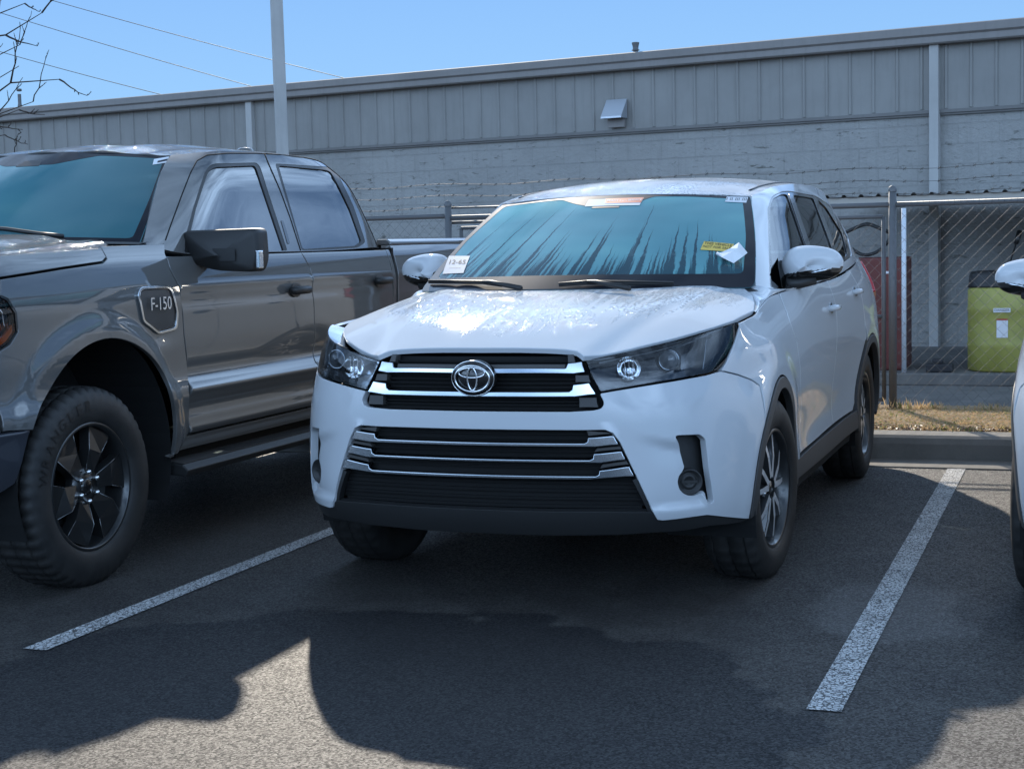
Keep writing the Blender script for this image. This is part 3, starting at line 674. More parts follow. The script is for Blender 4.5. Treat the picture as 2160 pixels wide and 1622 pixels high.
# wall exhaust hood
def pw(u, v):  # pixel onto wall plane
    d = ray(u, v); tt = (Y0-(CX-X0)*SL-CY)/(d[1]+SL*d[0]); return CAM+d*tt
a0 = pw(1284, 211); a1 = pw(1327, 211); s0 = float((a0-np.array([X0, Y0, 0]))@WD); s1 = float((a1-np.array([X0, Y0, 0]))@WD)
hood = empty('exhaust_hood', wp(s0, 0, 2.7)); tag(hood, 'small galvanised exhaust hood on the metal siding above the white car', 'vent'); hb = np.array(wp(s0, 0, 2.7))
mb = MB(); mb.add([wp(s0, .058, 3.025), wp(s1, .058, 3.025), wp(s1, .22, 2.82), wp(s0, .22, 2.82), wp(s0, .058, 2.80), wp(s1, .058, 2.80), wp(s1, .22, 2.80), wp(s0, .22, 2.80)], [(0, 1, 2, 3), (3, 2, 6, 7), (0, 3, 7, 4), (1, 5, 6, 2)])
mb.v = [tuple(np.array(v)-hb) for v in mb.v]; mb.build('cowl', mat('galv_bright', col=(0.55, 0.58, 0.62), metal=0.6, rough=0.35), hood)
mb = MB(); wbox(mb, s0+.03, s1-.02, 0.10, 0.058, 2.70, 2.80); mb.v = [tuple(np.array(v)-hb) for v in mb.v]; mb.build('damper', M['fascia'], hood)
def roof_vent(u, v0, v1, y, label, rad, cap=True):
    p0 = at_y(u, v0, y); p1 = at_y(u, v1, y); h = p1[2]-p0[2]; e = empty('roof_vent', (p0[0], y, p0[2]-0.06)); tag(e, label, 'roof vent'); h += 0.06
    mb = MB(); mb.lathe([(rad*1.35, 0), (rad*1.3, h*.18), (rad, h*.3), (rad, h*.75)], 20); mb.build('pipe', M['steel'], e)
    mb = MB()
    if cap: mb.lathe([(0.001, h), (rad*1.55, h*.97), (rad*1.55, h*.92), (rad*1.2, h*.75), (rad*1.2, h*.62), (rad*1.6, h*.60), (rad*1.6, h*.56), (rad*.9, h*.56)], 20)
    else: mb.lathe([(0.001, h), (rad*1.5, h), (rad*1.5, h*.9), (rad*.9, h*.88)], 20)
    mb.build('cap', M['steel'], e)
roof_vent(1341, 120, 89, 12.6, 'flanged round metal vent on the roof edge above the exhaust hood', 0.028)
roof_vent(42, 224, 188, 14.8, 'plain capped metal flue on the roof behind the bare branches', 0.026, False)

# ---- light pole
POLEY = 11.0
pb = at_y(597, 300, POLEY); mb = MB(); mb.box((-.068, -.068, 0), (.068, .068, 5.6)); e = empty('light_pole', (pb[0]-0.0, POLEY, 0.12)); e.rotation_euler = (0, radians(-0.25), radians(32)); tag(e, 'square grey metal light pole standing behind the dark pickup', 'light pole')
mb.build('shaft', M['pilaster'], e, bevel=.008); mb = MB(); mb.box((-.13, -.13, 0), (.13, .13, .03)); mb.build('base_plate', M['steel'], e)
mb = MB(); mb.box((-.06, .05, 5.5), (.06, .6, 5.58)); mb.build('luminaire', M['steel'], e, bevel=.01)
# ---- overhead wires
for i, (a, b_) in enumerate((((-260, -55), (575, 172)), ((-40, -42), (800, 160)), ((-200, 50), (400, 192)))):
    A = at_y(*a, 30); B = at_y(*b_, 30); d = B-A; B2 = A+d*2.0; mb = MB(); pts = []
    for k in range(25):
        q = k/24; p = A+(B2-A)*q; sg = -0.45*4*q*(1-q); pts.append(p+np.array([0, 0, sg*0.6]))
    mb.tube(pts, 0.009, 5); o = mb.build('overhead_wire', M['rubber_trim']); tag(o, ['middle of the three thin overhead wires crossing the sky', 'highest of the three thin overhead wires crossing the sky', 'lowest of the three thin overhead wires crossing the sky'][i], 'wire', 'overhead wires')
# ---- bare tree at the left
def tree():
    Y = 9.2; bark = mat('bark', col=(0.035, 0.027, 0.022), rough=0.9)
    base = at_y(-420, 700, Y); e = empty('bare_tree', (base[0], Y, 0.12)); tag(e, 'leafless tree whose twigs reach in at the upper left corner', 'tree')
    o = np.array([base[0], Y, 0.12]); tr = MB(); tr.tube([(0, 0, 0), (.03, 0, 1.2), (-.03, .05, 2.4), (.02, 0, 3.4), (.0, 0.1, 4.6), (.05, 0, 5.8)], [.16, .13, .11, .08, .05, .015], 10); tr.build('trunk', bark, e)
    br = MB(); rr = random.Random(3)
    def limb(p0, p1, r0, r1, depth):
        p0 = np.array(p0); p1 = np.array(p1); n = 7; pts = []
        for k in range(n+1):
            q = k/n; p = p0+(p1-p0)*q; p = p+np.array([rr.gauss(0, .03), rr.gauss(0, .05), rr.gauss(0, .03)+.10*sin(pi*q)*(-1)])*np.linalg.norm(p1-p0)*.35*(0 if k in (0, n) else 1); pts.append(p)
        br.tube(pts, [r0+(r1-r0)*k/n for k in range(n+1)], 6 if depth == 0 else 4)
        if depth < 2:
            for k in range(2, n+1):
                for _ in range(1):
                    if rr.random() < (.8 if depth == 0 else .5):
                        d = (p1-p0); Ln = np.linalg.norm(d); d = d/Ln; s = 1 if rr.random() < .5 else -1; up = np.array([-d[2]*s*.8, rr.gauss(0, .35), abs(d[0])*s*.8+.35])
                        q = pts[k]+(d*.8+up)*Ln*rr.uniform(.10, .22)*(1.15-k/n*.5); limb(pts[k], q, r0*.42*(1-.6*k/n)+.004, .003, depth+1)
        else:
            for k in range(1, n):   # buds
                if rr.random() < .5: c = pts[k]; br.tube([c, c+np.array([rr.gauss(0, .006), 0, .014])], [.004, .0012], 4)
    for (u, v), z0, r0 in (((125, 168), 3.0, .035), ((88, 28), 3.3, .035), ((52, 8), 3.8, .03), ((42, 95), 2.8, .025), ((40, 232), 2.2, .03), ((28, 330), 1.9, .03), ((40, 140), 2.6, .02), ((70, 215), 2.5, .02), ((-60, -80), 4.2, .03), ((10, 285), 2.3, .02)):
        q = at_y(u, v, Y+rr.uniform(-.6, .6))-o; limb((0, 0, z0), q, r0, .004, 0)
    for k in range(6):
        a = rr.uniform(pi*.7, pi*1.3); limb((0, 0, rr.uniform(2, 4.8)), (cos(a)*1.6, sin(a)*1.6, rr.uniform(3.2, 5.8)), .035, .004, 0)
    br.build('branches', bark, e)
tree()

# ---- fence line
FY = 6.17
fm = M['steel']
def mesh_panel(x0, x1, z0, z1, y, pitch=0.060, r=0.0010):
    mb = MB(); H = z1-z0; k = x0-H
    while k < x1:
        for s in (1, -1):
            a0x, a1x = (k, k+H) if s > 0 else (k+H, k); za, zb = z0, z1
            pa = [a0x, za]; pb_ = [a1x, zb]
            # clip to x range
            def clipx(p, q):
                P = [np.array(p, float), np.array(q, float)]
                for lim, sg in ((x0, 1), (x1, -1)):
                    for i in (0, 1):
                        if (P[i][0]-lim)*sg < 0:
                            o = P[1-i]
                            if (o[0]-lim)*sg <= 0: return None
                            t = (lim-P[i][0])/(o[0]-P[i][0]); P[i] = P[i]+(o-P[i])*t
                return P
            P = clipx(pa, pb_)
            if P is not None:
                off = .0035*s; A, B = P
                mb.tube([(A[0], y+off, A[1]), (B[0], y+off, B[1])], r, 4, caps=False, sm=True)
        k += pitch*1.414
    x = x0
    while x < x1:   # twisted selvage tips above the rail
        mb.tube([(x, y, z1-.005), (x+.006, y, z1+.022)], r, 4); x += pitch*1.414/2
    return mb
def fence(x0, x1, posts, label):
    e = empty('chain_link_fence', (x0, FY, 0.145)); tag(e, label, 'fence', 'chain link fence runs'); o = np.array([x0, FY, 0.145])
    def b(mb, name, m_, **k): mb.v = [tuple(np.array(v)-o) for v in mb.v]; return mb.build(name, m_, e, **k)
    mb = MB(); mb.tube([(x0, FY, 1.598), (x1, FY, 1.612)], .019, 10); b(mb, 'top_rail', fm)
    b(mesh_panel(x0, x1, .16, 1.60, FY-.024), 'wire_mesh', fm)
    for px_ in posts:
        mb = MB(); mb.tube([(px_, FY, .12), (px_, FY, 1.70)], .028, 12); mb.lathe([(.031, 1.69), (.031, 1.705), (.024, 1.725), (.001, 1.735)], 12, c=(px_, FY, 0)); b(mb, 'post', fm)
    return e
fence(0.82, 5.6, (0.82, 3.9), 'chain link fence right of the white car, in front of the yellow drum')
fence(-9.5, -2.6, (-2.6, -5.6, -8.6), 'chain link fence between the dark pickup bed and the building')
# double gate between the two runs
ge = empty('chain_link_gate', (-2.5, FY, .145)); tag(ge, 'chain link gate leaves in pipe frames behind the white car', 'gate'); o_ = np.array([-2.5, FY, .145])
def gb(mb, name, m_=fm): mb.v = [tuple(np.array(v)-o_) for v in mb.v]; return mb.build(name, m_, ge)
for xa, xb in ((-2.5, -0.9), (-0.82, 0.755)):
    mb = MB()
    for z in (0.20, 0.80, 1.515): mb.tube([(xa, FY+.02, z), (xb, FY+.02, z)], .014, 8)
    for x in (xa, xb): mb.tube([(x, FY+.02, .20), (x, FY+.02, 1.515)], .016, 8)
    gb(mb, 'gate_frame'); gb(mesh_panel(xa, xb, .2, 1.50, FY+.002), 'wire_mesh')
mb = MB(); mb.tube([(-2.6, FY, 1.598), (0.82, FY, 1.598)], .019, 10); gb(mb, 'top_rail')
mb = MB(); mb.tube([(-2.6, FY+.03, 1.675), (-1.6, FY+.03, 1.675)], .008, 6); mb.tube([(-2.6, FY+.03, 1.56), (-1.6, FY+.03, 1.56)], .012, 6); gb(mb, 'brace')
def barbed(x0, x1, z, y, label):
    mb = MB(); n = int((x1-x0)/.12); pts = [(x0+(x1-x0)*k/n, y, z+.01*sin(k*.7)) for k in range(n+1)]
    mb.tube(pts, .0015, 4)
    for p in pts[::1]:
        for a in (0.6, 2.2, 3.9): mb.tube([(p[0]-.014*cos(a), y-.006, p[2]-.014*sin(a)), (p[0]+.014*cos(a), y+.006, p[2]+.014*sin(a))], .0013, 4, sm=False)
    o = mb.build('barbed_wire', M['rubber_trim']); tag(o, label, 'barbed wire', 'barbed wire strands')
for z, w_ in ((1.86, 'topmost'), (1.77, 'middle'), (1.68, 'lowest')):
    barbed(-9.5, 5.6, z, 6.32, w_+' strand of barbed wire above the fence rail')

# ---- lean-to behind the fence with stored things
AY = 8.6
ea = empty('lean_to_shelter', (2.0, AY, .12)); tag(ea, 'low shelter with a corrugated edge and pale fascia behind the right fence', 'shelter'); o_ = np.array([2.0, AY, .12])
def ab(mb, name, m_, **k): mb.v = [tuple(np.array(v)-o_) for v in mb.v]; return mb.build(name, m_, ea, **k)
za = 1.655
def ay(x): return AY-(x-.8)*.10
mb = MB(); mb.hexa([(-.15, ay(-.15), za), (5.4, ay(5.4), za+.012), (5.4, ay(5.4)+.04, za+.012), (-.15, ay(-.15)+.04, za), (-.15, ay(-.15), za+.055), (5.4, ay(5.4), za+.067), (5.4, ay(5.4)+.04, za+.067), (-.15, ay(-.15)+.04, za+.055)]); ab(mb, 'fascia', mat('cream_trim', col=(0.40, 0.38, 0.34), rough=.6))
mb = MB(); x = -.15; pts = []
while x < 5.4: pts += [(x, 0), (x+.10, 0), (x+.115, .022), (x+.135, .022)]; x += .15
vs = [(q[0], ay(q[0])-.03, za+.060+q[1]) for q in pts]+[(q[0], wy(q[0])-.12, za+.05+q[1]) for q in pts]; n = len(pts); fs = [(i, i+1, n+i+1, n+i) for i in range(n-1)]
mb.add(vs, fs); ab(mb, 'corrugated_roof', M['band'])
mb = MB(); mb.box((-.10, AY+.3, .12), (-.02, AY+.38, 1.72)); ab(mb, 'post', M['band']); mb = MB(); mb.box((5.2, AY-.3, .12), (5.28, AY-.22, 1.70)); ab(mb, 'post', M['band'])
mb = MB(); mb.box((-.15, 8.15, .12), (5.6, wy(3)-.15, .22)); o = mb.build('slab', M['slab'], bevel=.01); tag(o, kind='structure')
mb = MB(); mb.tube([(0, 0, 0), (0, 0, 1.38)], .020, 10); q = at_y(1907, 768, 8.25); o = mb.build('white_pipe', mat('white_pvc', col=(0.62, .66, .70), rough=.35)); o.location = (q[0], 8.25, .222); tag(o, 'thin upright white pipe just right of the fence post', 'pipe')
# yellow drum
YX, YYY = 1.46, 8.55
dm = empty('yellow_drum', (YX, YYY, .222)); tag(dm, 'large yellow plastic drum with a black lid behind the fence', 'drum')
ym, t, b = nmat('yellow_plastic'); c = ramp(t, noise(t, coord(t), 5, 5).outputs['Fac'], [(.3, (0.29, 0.275, 0.06)), (.6, (0.38, 0.36, 0.09))]); L(t, c.outputs[0], b.inputs['Base Color']); setp(b, rough=.5)
mb = MB(); mb.lathe([(.001, 0), (.27, 0), (.285, .015), (.285, .20), (.292, .22), (.285, .24), (.285, .50), (.292, .52), (.285, .54), (.285, .68), (.27, .70), (.001, .70)], 40); mb.build('barrel', ym, dm)
mb = MB(); mb.lathe([(.001, .84), (.12, .84), (.17, .83), (.185, .80), (.19, .72), (.20, .70), (.001, .70)], 28, c=(-.09, 0, 0)); mb.build('lid', M['black_plastic'], dm)
mb = MB(); mb.box((-.06, -.292, .50), (.075, -.288, .535)); la = mb.build('label', M['paper'], dm)
v_, f_ = text_geo('DANGER', .030); mb = MB(); mb.add([(x+.008, -.2935, y+.518) for x, y, z in v_], f_); mb.build('lettering', M['lettering_dark'], la)
mb = MB(); mb.box((-.035, -.290, .29), (.055, -.286, .44)); l2 = mb.build('notice', M['paper'], dm); mb = MB(); mb.box((-.035, -.2925, .435), (.055, -.290, .447)); mb.build('notice_header', M['lettering_red'], l2)
# red cabinet
rc = empty('red_cabinet', (.45, 8.75, .222)); tag(rc, 'tall red metal cabinet behind the gate beside the white car', 'cabinet')
rm, t, b = nmat('faded_red_metal'); c = ramp(t, noise(t, coord(t), 4, 5).outputs['Fac'], [(.3, (0.10, 0.022, 0.02)), (.7, (0.15, 0.035, 0.03))]); L(t, c.outputs[0], b.inputs['Base Color']); setp(b, rough=.45)
mb = MB(); mb.box((-.30, -.30, 0), (.21, .30, .965)); mb.build('body', rm, rc, bevel=.01)
mb = MB(); mb.box((-.285, -.306, .44), (.195, -.300, .95)); mb.box((-.285, -.306, .015), (.195, -.300, .42)); mb.build('door', rm, rc, bevel=.003)
mb = MB(); mb.box((.02, -.310, .83), (.09, -.306, .85)); mb.build('badge', M['paper'], rc)
# coiled hose on the wall of the gate corner
mb = MB(); pts = [(0.20*cos(a)*(1+.12*sin(3*a)), .02*sin(5*a), .13*sin(a)*(1+.1*cos(4*a))) for a in np.linspace(0, 2*pi*2.6, 60)]; mb.tube(pts, .016, 6); o = mb.build('coiled_hose', M['black_plastic']); q = at_y(1828, 492, 8.75); o.location = (q[0], 8.75, 1.225+.12+.0); tag(o, 'black hose coiled on top of the red cabinet', 'hose'); o.scale = (1, 1, .95)
mb = MB(); mb.box((-.11, -.05, 0), (.11, .08, .07)); mb.box((-.06, -.03, .07), (.03, .06, .11)); o = mb.build('scrap_block', M['interior'], bevel=.012); q = at_y(1975, 775, 8.0); o.location = (q[0], 8.3, .222); tag(o, 'dark scrap block lying at the foot of the wall pilaster', 'scrap')
# broom leaning behind the drum
q0 = at_y(2098, 660, 8.9); q1 = at_y(2150, 492, 9.1); mb = MB(); mb.tube([q0-(q1-q0)*1.4, q1], .007, 6); bo = empty('push_broom', tuple(q0)); tag(bo, 'broom with dark bristles leaning behind the yellow drum', 'broom')
mb.v = [tuple(np.array(v)-q0) for v in mb.v]; mb.build('handle', M['black_plastic'], bo); mb = MB(); d_ = (q1-q0)/np.linalg.norm(q1-q0); mb.tube([q1-d_*.10-q0, q1-d_*.05-q0, q1+d_*.02-q0], [.018, .026, .022], 8); mb.build('bristles', M['rubber_trim'], bo)

# ================================================================== WHEELS
def wheel(parent, x, y, side, RT, RR, W, style, steer=0.0, text=None, rear=False):
    """axle along local +x (outwards)"""
    wo_ = empty('wheel', (x, y, RT-0.006)); wo_.parent = parent; wo_.rotation_euler = (0, 0, (0 if side > 0 else pi)+radians(steer))
    h = W/2; seg = 192 if style == 'truck' else 150
    # tyre
    prof = [(RR-.012, -h+.03), (RR+.008, -h+.012), (RR+(RT-RR)*.45, -h-.004), (RT-.030, -h+.006), (RT-.008, -h+.022), (RT, -h+.045)]
    gr = [-.28, 0, .28]
    for gq in gr:
        gx = gq*W; prof += [(RT+.001, gx-.005), (RT-.007, gx-.003), (RT-.007, gx+.003), (RT+.001, gx+.005)]
    prof += [(RT, h-.045), (RT-.008, h-.022), (RT-.030, h-.006), (RR+(RT-RR)*.45, h+.004), (RR+.016, h-.004), (RR+.006, h-.014), (RR-.012, h-.03)]
    mb = MB(); mb.lathe(prof, seg, 'x'); n = len(prof)
    lat = 0.012 if style == 'truck' else 0.006
    V = mb.v
    for k in range(seg):
        if k % 4 == 0:
            for idx in [z_ for z_ in range(n) if prof[z_][0] > RT-.0095 and not (5 < z_ < n-7 and prof[z_][0] < RT-.002)]:
                q = V[k*n+idx]; rr = math.hypot(q[1], q[2]); f = (rr-lat)/rr; V[k*n+idx] = (q[0], q[1]*f, q[2]*f)
    mb.build('tyre', M['tyre'], wo_)
    # barrel and lip
    mb = MB(); mb.lathe([(RR+.004, h-.016), (RR-.004, h-.010), (RR-.012, h-.016), (RR-.018, h-.05), (RR-.03, h-.09), (RR-.035, -h+.02)], 64, 'x'); mb.build('rim', M['rim_dark'], wo_)
    mb = MB(); mb.lathe([(RR-.034, h-.12), (0.001, h-.12)], 40, 'x'); mb.lathe([(.145, h-.10), (.150, h-.112), (.001, h-.099)], 40, 'x'); mb.build('brake_disc', M['rim_dark'], wo_)
    xo = h-.030
    if style == 'suv':
        lt = MB(); dk = MB()
        for k in range(5):
            a0 = 2*pi*k/5+.31
            for s in (-1, 1):
                a1 = a0+s*radians(9); a2 = a0+s*radians(17)
                r0, r1 = .045, RR-.014; w0, w1 = .024, .017
                p0 = np.array([cos(a1*1)*r0, sin(a1)*r0]); p1 = np.array([cos(a2)*r1, sin(a2)*r1]); d = (p1-p0)/np.linalg.norm(p1-p0); nrm_ = np.array([-d[1], d[0]])
                pm = (p0+p1)/2
                sec = [(p0, w0, xo+.004), (pm, (w0+w1)/2, xo+.002), (p1, w1, xo-.012)]
                for j in range(2):
                    (A, wa, xa), (B, wb, xb) = sec[j], sec[j+1]
                    f = [A-nrm_*wa*.55, A+nrm_*wa*.55, B+nrm_*wb*.55, B-nrm_*wb*.55]; xx = [xa, xa, xb, xb]
                    lt.add([(xx[i], f[i][0], f[i][1]) for i in range(4)], [(0, 1, 2, 3)])
                    bk = [A-nrm_*wa, A+nrm_*wa, B+nrm_*wb, B-nrm_*wb]
                    dk.add([(xx[i]-.003, f[i][0], f[i][1]) for i in range(4)]+[(xx[i]-.035, bk[i][0], bk[i][1]) for i in range(4)], [(0, 1, 5, 4), (1, 2, 6, 5), (2, 3, 7, 6), (3, 0, 4, 7)])
                    dk.add([(xx[i]-.0032, f[i][0], f[i][1]) for i in range(4)], [(0, 1, 2, 3)])
        dk.lathe([(.001, xo-.02), (.062, xo-.02), (.068, xo-.028), (.068, xo-.05)], 30, 'x')
        dk.build('spoke_sides', M['rim_dark'], wo_); lt.build('spokes', M['rim_face'], wo_)
        mb = MB(); mb.lathe([(.001, xo+.002), (.026, xo), (.030, xo-.006), (.030, xo-.03)], 24, 'x'); mb.build('hub_cap', M['rim_mid'], wo_)
        for k in range(5):
            mb = MB(); a = 2*pi*k/5+.31+pi/5; mb.lathe([(.001, xo-.006), (.008, xo-.008), (.010, xo-.03)], 8, 'x', c=(0, cos(a)*.052, sin(a)*.052)); mb.build('lug_nut', M['lug'], wo_)
    else:
        mb = MB(); eg = MB()
        for k in range(6):
            a0 = 2*pi*k/6+.18; r0, r1 = .072, RR-.012
            def P(r, a, x_): return (x_, cos(a)*r, sin(a)*r)
            hw0, hw1 = radians(28), radians(20)
            mid = RR*.60
            A = P(r0, a0-hw0*.8, xo-.012); B = P(r0, a0+hw0*.8, xo-.012); C_ = P(mid, a0+radians(21), xo+.012); D = P(r1, a0+radians(15), xo-.006); E_ = P(r1, a0-radians(20), xo-.006); F_ = P(mid, a0-radians(17), xo-.004)
            top = [A, B, C_, D, E_, F_]; bot = [(q[0]-.05, q[1], q[2]) for q in top]
            mb.add(top+bot, [(0, 1, 2, 5), (5, 2, 3, 4)]+[(i, (i+1) % 6, 6+(i+1) % 6, 6+i) for i in range(6)], 0)
            eg.tube([B, C_, D], .0022, 5); eg.tube([F_, E_], .0018, 5)
        mb.lathe([(.001, xo-.018), (.078, xo-.014), (.086, xo-.03), (.086, xo-.06)], 36, 'x')
        mb.build('spokes', M['rim_dark'], wo_); eg.build('spoke_edges', M['rim_mid'], wo_)
        mb = MB(); mb.lathe([(.001, xo-.004), (.030, xo-.005), (.036, xo-.010), (.038, xo-.02)], 28, 'x'); mb.build('hub_cap', M['gloss_black'], wo_)
        for k in range(6):
            mb = MB(); a = 2*pi*k/6+.5; mb.lathe([(.001, xo+.010), (.007, xo+.008), (.0115, xo-.001), (.0115, xo-.018)], 10, 'x', c=(0, cos(a)*.062, sin(a)*.062)); mb.build('lug_nut', M['lug'], wo_)
    if text:
        mb = MB(); word, rad, a_start, size = text
        for i, ch in enumerate(word):
            v_, f_ = text_geo(ch, size); a = a_start-i*radians(10.2)
            if not v_: continue
            vs = []
            for vx, vy, vz in v_:
                r_ = rad+vy; aa = a-vx/rad; vs.append((h+.0058, cos(aa)*r_, sin(aa)*r_))
            mb.add(vs, f_)
        mb.build('lettering', M['rubber_trim'], wo_)
    return wo_

# ================================================================== WHITE SUV
def suv_surfaces():
    zc = [(.20, .34, .50, .65, .78, .87, .94, .99)]
    cols = []
    def C(rows): cols.append(rows)
    C([(0, .13, .20), (0, .035, .34), (0, .0, .50), (0, -.012, .65), (0, -.012, .78), (0, -.004, .87), (0, .010, .94), (0, .030, 1.00)])
    C([(.30, .145, .20), (.30, .052, .34), (.30, .018, .50), (.30, .006, .65), (.30, .008, .78), (.30, .016, .87), (.30, .030, .94), (.30, .050, 1.00)])
    C([(.52, .19, .20), (.52, .090, .34), (.52, .050, .50), (.52, .040, .65), (.52, .046, .78), (.52, .060, .87), (.52, .082, .94), (.52, .115, 1.015)])
    C([(.66, .25, .20), (.68, .135, .34), (.695, .100, .50), (.695, .115, .65), (.698, .132, .78), (.697, .155, .87), (.695, .188, .955), (.69, .240, 1.04)])
    C([(.79, .38, .20), (.82, .285, .34), (.83, .262, .50), (.83, .270, .65), (.828, .290, .78), (.820, .315, .87), (.812, .352, .965), (.80, .405, 1.06)])
    C([(.865, .52, .20), (.895, .450, .34), (.905, .425, .50), (.905, .425, .65), (.895, .445, .78), (.880, .468, .87), (.874, .505, .98), (.862, .560, 1.075)])
    C([(.92, .66, .22), (.940, .62, .35), (.950, .60, .50), (.952, .60, .65), (.944, .612, .78), (.922, .64, .88), (.908, .675, .99), (.872, .71, 1.085)])
    C([(.94, .97, .22), (.955, .97, .35), (.962, .97, .50), (.965, .97, .65), (.960, .97, .80), (.950, .97, .92), (.922, .97, 1.02), (.866, .97, 1.100)])
    C([(.93, 1.33, .22), (.945, 1.33, .35), (.945, 1.33, .50), (.948, 1.33, .65), (.952, 1.34, .80), (.945, 1.34, .93), (.915, 1.34, 1.05), (.842, 1.34, 1.145)])
    C([(.93, 1.72, .22), (.945, 1.72, .35), (.925, 1.72, .50), (.930, 1.72, .65), (.945, 1.72, .80), (.945, 1.72, .94), (.925, 1.72, 1.07), (.880, 1.70, 1.165)])
    C([(.93, 2.50, .22), (.945, 2.50, .35), (.920, 2.50, .50), (.928, 2.50, .66), (.945, 2.50, .82), (.948, 2.50, .96), (.930, 2.50, 1.09), (.898, 2.50, 1.17)])
    C([(.93, 3.15, .22), (.948, 3.15, .35), (.930, 3.15, .50), (.940, 3.15, .67), (.955, 3.15, .84), (.955, 3.15, .98), (.935, 3.15, 1.10), (.896, 3.15, 1.19)])
    C([(.94, 3.76, .22), (.960, 3.76, .35), (.965, 3.76, .50), (.972, 3.76, .67), (.972, 3.76, .84), (.962, 3.76, .98), (.928, 3.76, 1.12), (.872, 3.76, 1.225)])
    C([(.92, 4.22, .25), (.945, 4.22, .37), (.955, 4.22, .50), (.958, 4.22, .67), (.955, 4.22, .84), (.940, 4.22, .99), (.895, 4.22, 1.14), (.832, 4.22, 1.25)])
    C([(.82, 4.58, .28), (.865, 4.58, .38), (.885, 4.58, .50), (.888, 4.58, .67), (.880, 4.58, .84), (.865, 4.58, .99), (.825, 4.58, 1.14), (.765, 4.58, 1.27)])
    C([(.62, 4.74, .30), (.68, 4.80, .38), (.71, 4.82, .50), (.71, 4.82, .67), (.71, 4.80, .84), (.70, 4.78, .99), (.67, 4.77, 1.14), (.61, 4.75, 1.28)])
    C([(.30, 4.80, .30), (.32, 4.86, .38), (.33, 4.885, .50), (.33, 4.885, .67), (.33, 4.865, .84), (.33, 4.84, .99), (.32, 4.82, 1.14), (.30, 4.79, 1.28)])
    C([(0, 4.81, .30), (0, 4.87, .38), (0, 4.89, .50), (0, 4.89, .67), (0, 4.87, .84), (0, 4.85, .99), (0, 4.83, 1.14), (0, 4.80, 1.28)])
    A = np.array(cols)                       # [u][v][3]
    mid = A[:, 3]; ku = np.concatenate([[0], np.cumsum(np.linalg.norm(np.diff(mid, axis=0), axis=1))])
    mir = A[1:][::-1].copy(); mir[:, :, 0] *= -1
    P = np.concatenate([mir, A]).transpose(1, 0, 2); K = np.concatenate([-ku[1:][::-1], ku])
    B = Surf(P, K, [.20, .34, .50, .65, .80, .92, 1.03, 1.10], nu=620, nv=90)
    # bonnet
    xs = [0, .25, .45, .62, .76, .86, .93]; ys = [-.10, .05, .18, .35, .6, .9, 1.2, 1.5]
    Z = [[.945, .992, 1.030, 1.075, 1.125, 1.165, 1.195, 1.215], [.940, .988, 1.026, 1.072, 1.123, 1.163, 1.193, 1.213], [.925, .970, 1.010, 1.060, 1.115, 1.157, 1.189, 1.210],
         [.895, .945, .990, 1.043, 1.102, 1.147, 1.181, 1.203], [.865, .915, .962, 1.018, 1.075, 1.122, 1.160, 1.186], [.835, .885, .930, .987, 1.048, 1.090, 1.122, 1.148], [.80, .85, .895, .95, 1.010, 1.050, 1.080, 1.105]]
    xx = [-q for q in xs[1:][::-1]]+xs; ZZ = Z[1:][::-1]+Z
    H = Surf([[(xx[i], ys[j], ZZ[i][j]) for i in range(len(xx))] for j in range(len(ys))], xx, ys, nu=260, nv=160)
    # windscreen
    f = [-1, -.6, 0, .6, 1]; rows = []
    for tt in (-.04, 0, .33, .66, 1.0, 1.03):
        row = []
        for q in f:
            b = np.array([.782*q, 1.03+.325*abs(q)**2.2, 1.203-.013*q*q]); e = np.array([.630*q, 1.868+.180*abs(q)**2, 1.607-.022*q*q]); p = b+(e-b)*tt
            bul = 4*tt*(1-tt); p = p+np.array([.012*q*bul, -.007*bul, .009*bul]); row.append(tuple(p))
        rows.append(row)
    W = Surf(rows, f, [-.04, 0, .33, .66, 1.0, 1.03], nu=160, nv=90)
    # roof
    f = [-1, -.8, -.4, 0, .4, .8, 1]; rr = [(.636, 1.868, .18, 1.609, 1.588), (.650, 2.12, .17, 1.660, 1.618), (.657, 2.55, .08, 1.702, 1.648), (.660, 3.0, .02, 1.718, 1.668), (.660, 3.6, 0, 1.716, 1.672), (.640, 4.2, 0, 1.692, 1.645), (.585, 4.74, -.03, 1.640, 1.575)]
    rows = [[(a*q, y+c*q*q, ze+(zc-ze)*(1-abs(q)**2.4)) for q in f] for a, y, c, zc, ze in rr]
    T = Surf(rows, [a*.66 for a in f], [r_[1] for r_ in rr], nu=120, nv=160)
    # side glass body, left
    G = [[(.784, 1.365, 1.185), (.862, 1.55, 1.160), (.893, 2.2, 1.162), (.895, 2.9, 1.182), (.880, 3.6, 1.215), (.832, 4.2, 1.25), (.742, 4.68, 1.285)],
         [(.735, 1.585, 1.32), (.800, 1.80, 1.32), (.842, 2.28, 1.325), (.848, 2.9, 1.335), (.835, 3.6, 1.35), (.785, 4.2, 1.37), (.70, 4.70, 1.39)],
         [(.683, 1.815, 1.46), (.735, 2.00, 1.465), (.777, 2.38, 1.472), (.785, 2.9, 1.482), (.775, 3.6, 1.487), (.728, 4.2, 1.487), (.65, 4.70, 1.48)],
         [(.640, 2.02, 1.575), (.676, 2.20, 1.592), (.708, 2.52, 1.603), (.715, 2.95, 1.612), (.705, 3.6, 1.615), (.665, 4.2, 1.597), (.600, 4.70, 1.54)],
         [(.634, 2.05, 1.591), (.647, 2.29, 1.622), (.655, 2.60, 1.648), (.660, 3.0, 1.668), (.660, 3.6, 1.672), (.640, 4.2, 1.645), (.585, 4.73, 1.575)]]
    G = Surf(G, [0, .22, .75, 1.4, 2.1, 2.75, 3.3], [0, .16, .31, .44, .50], nu=240, nv=70)
    return B, H, W, T, G
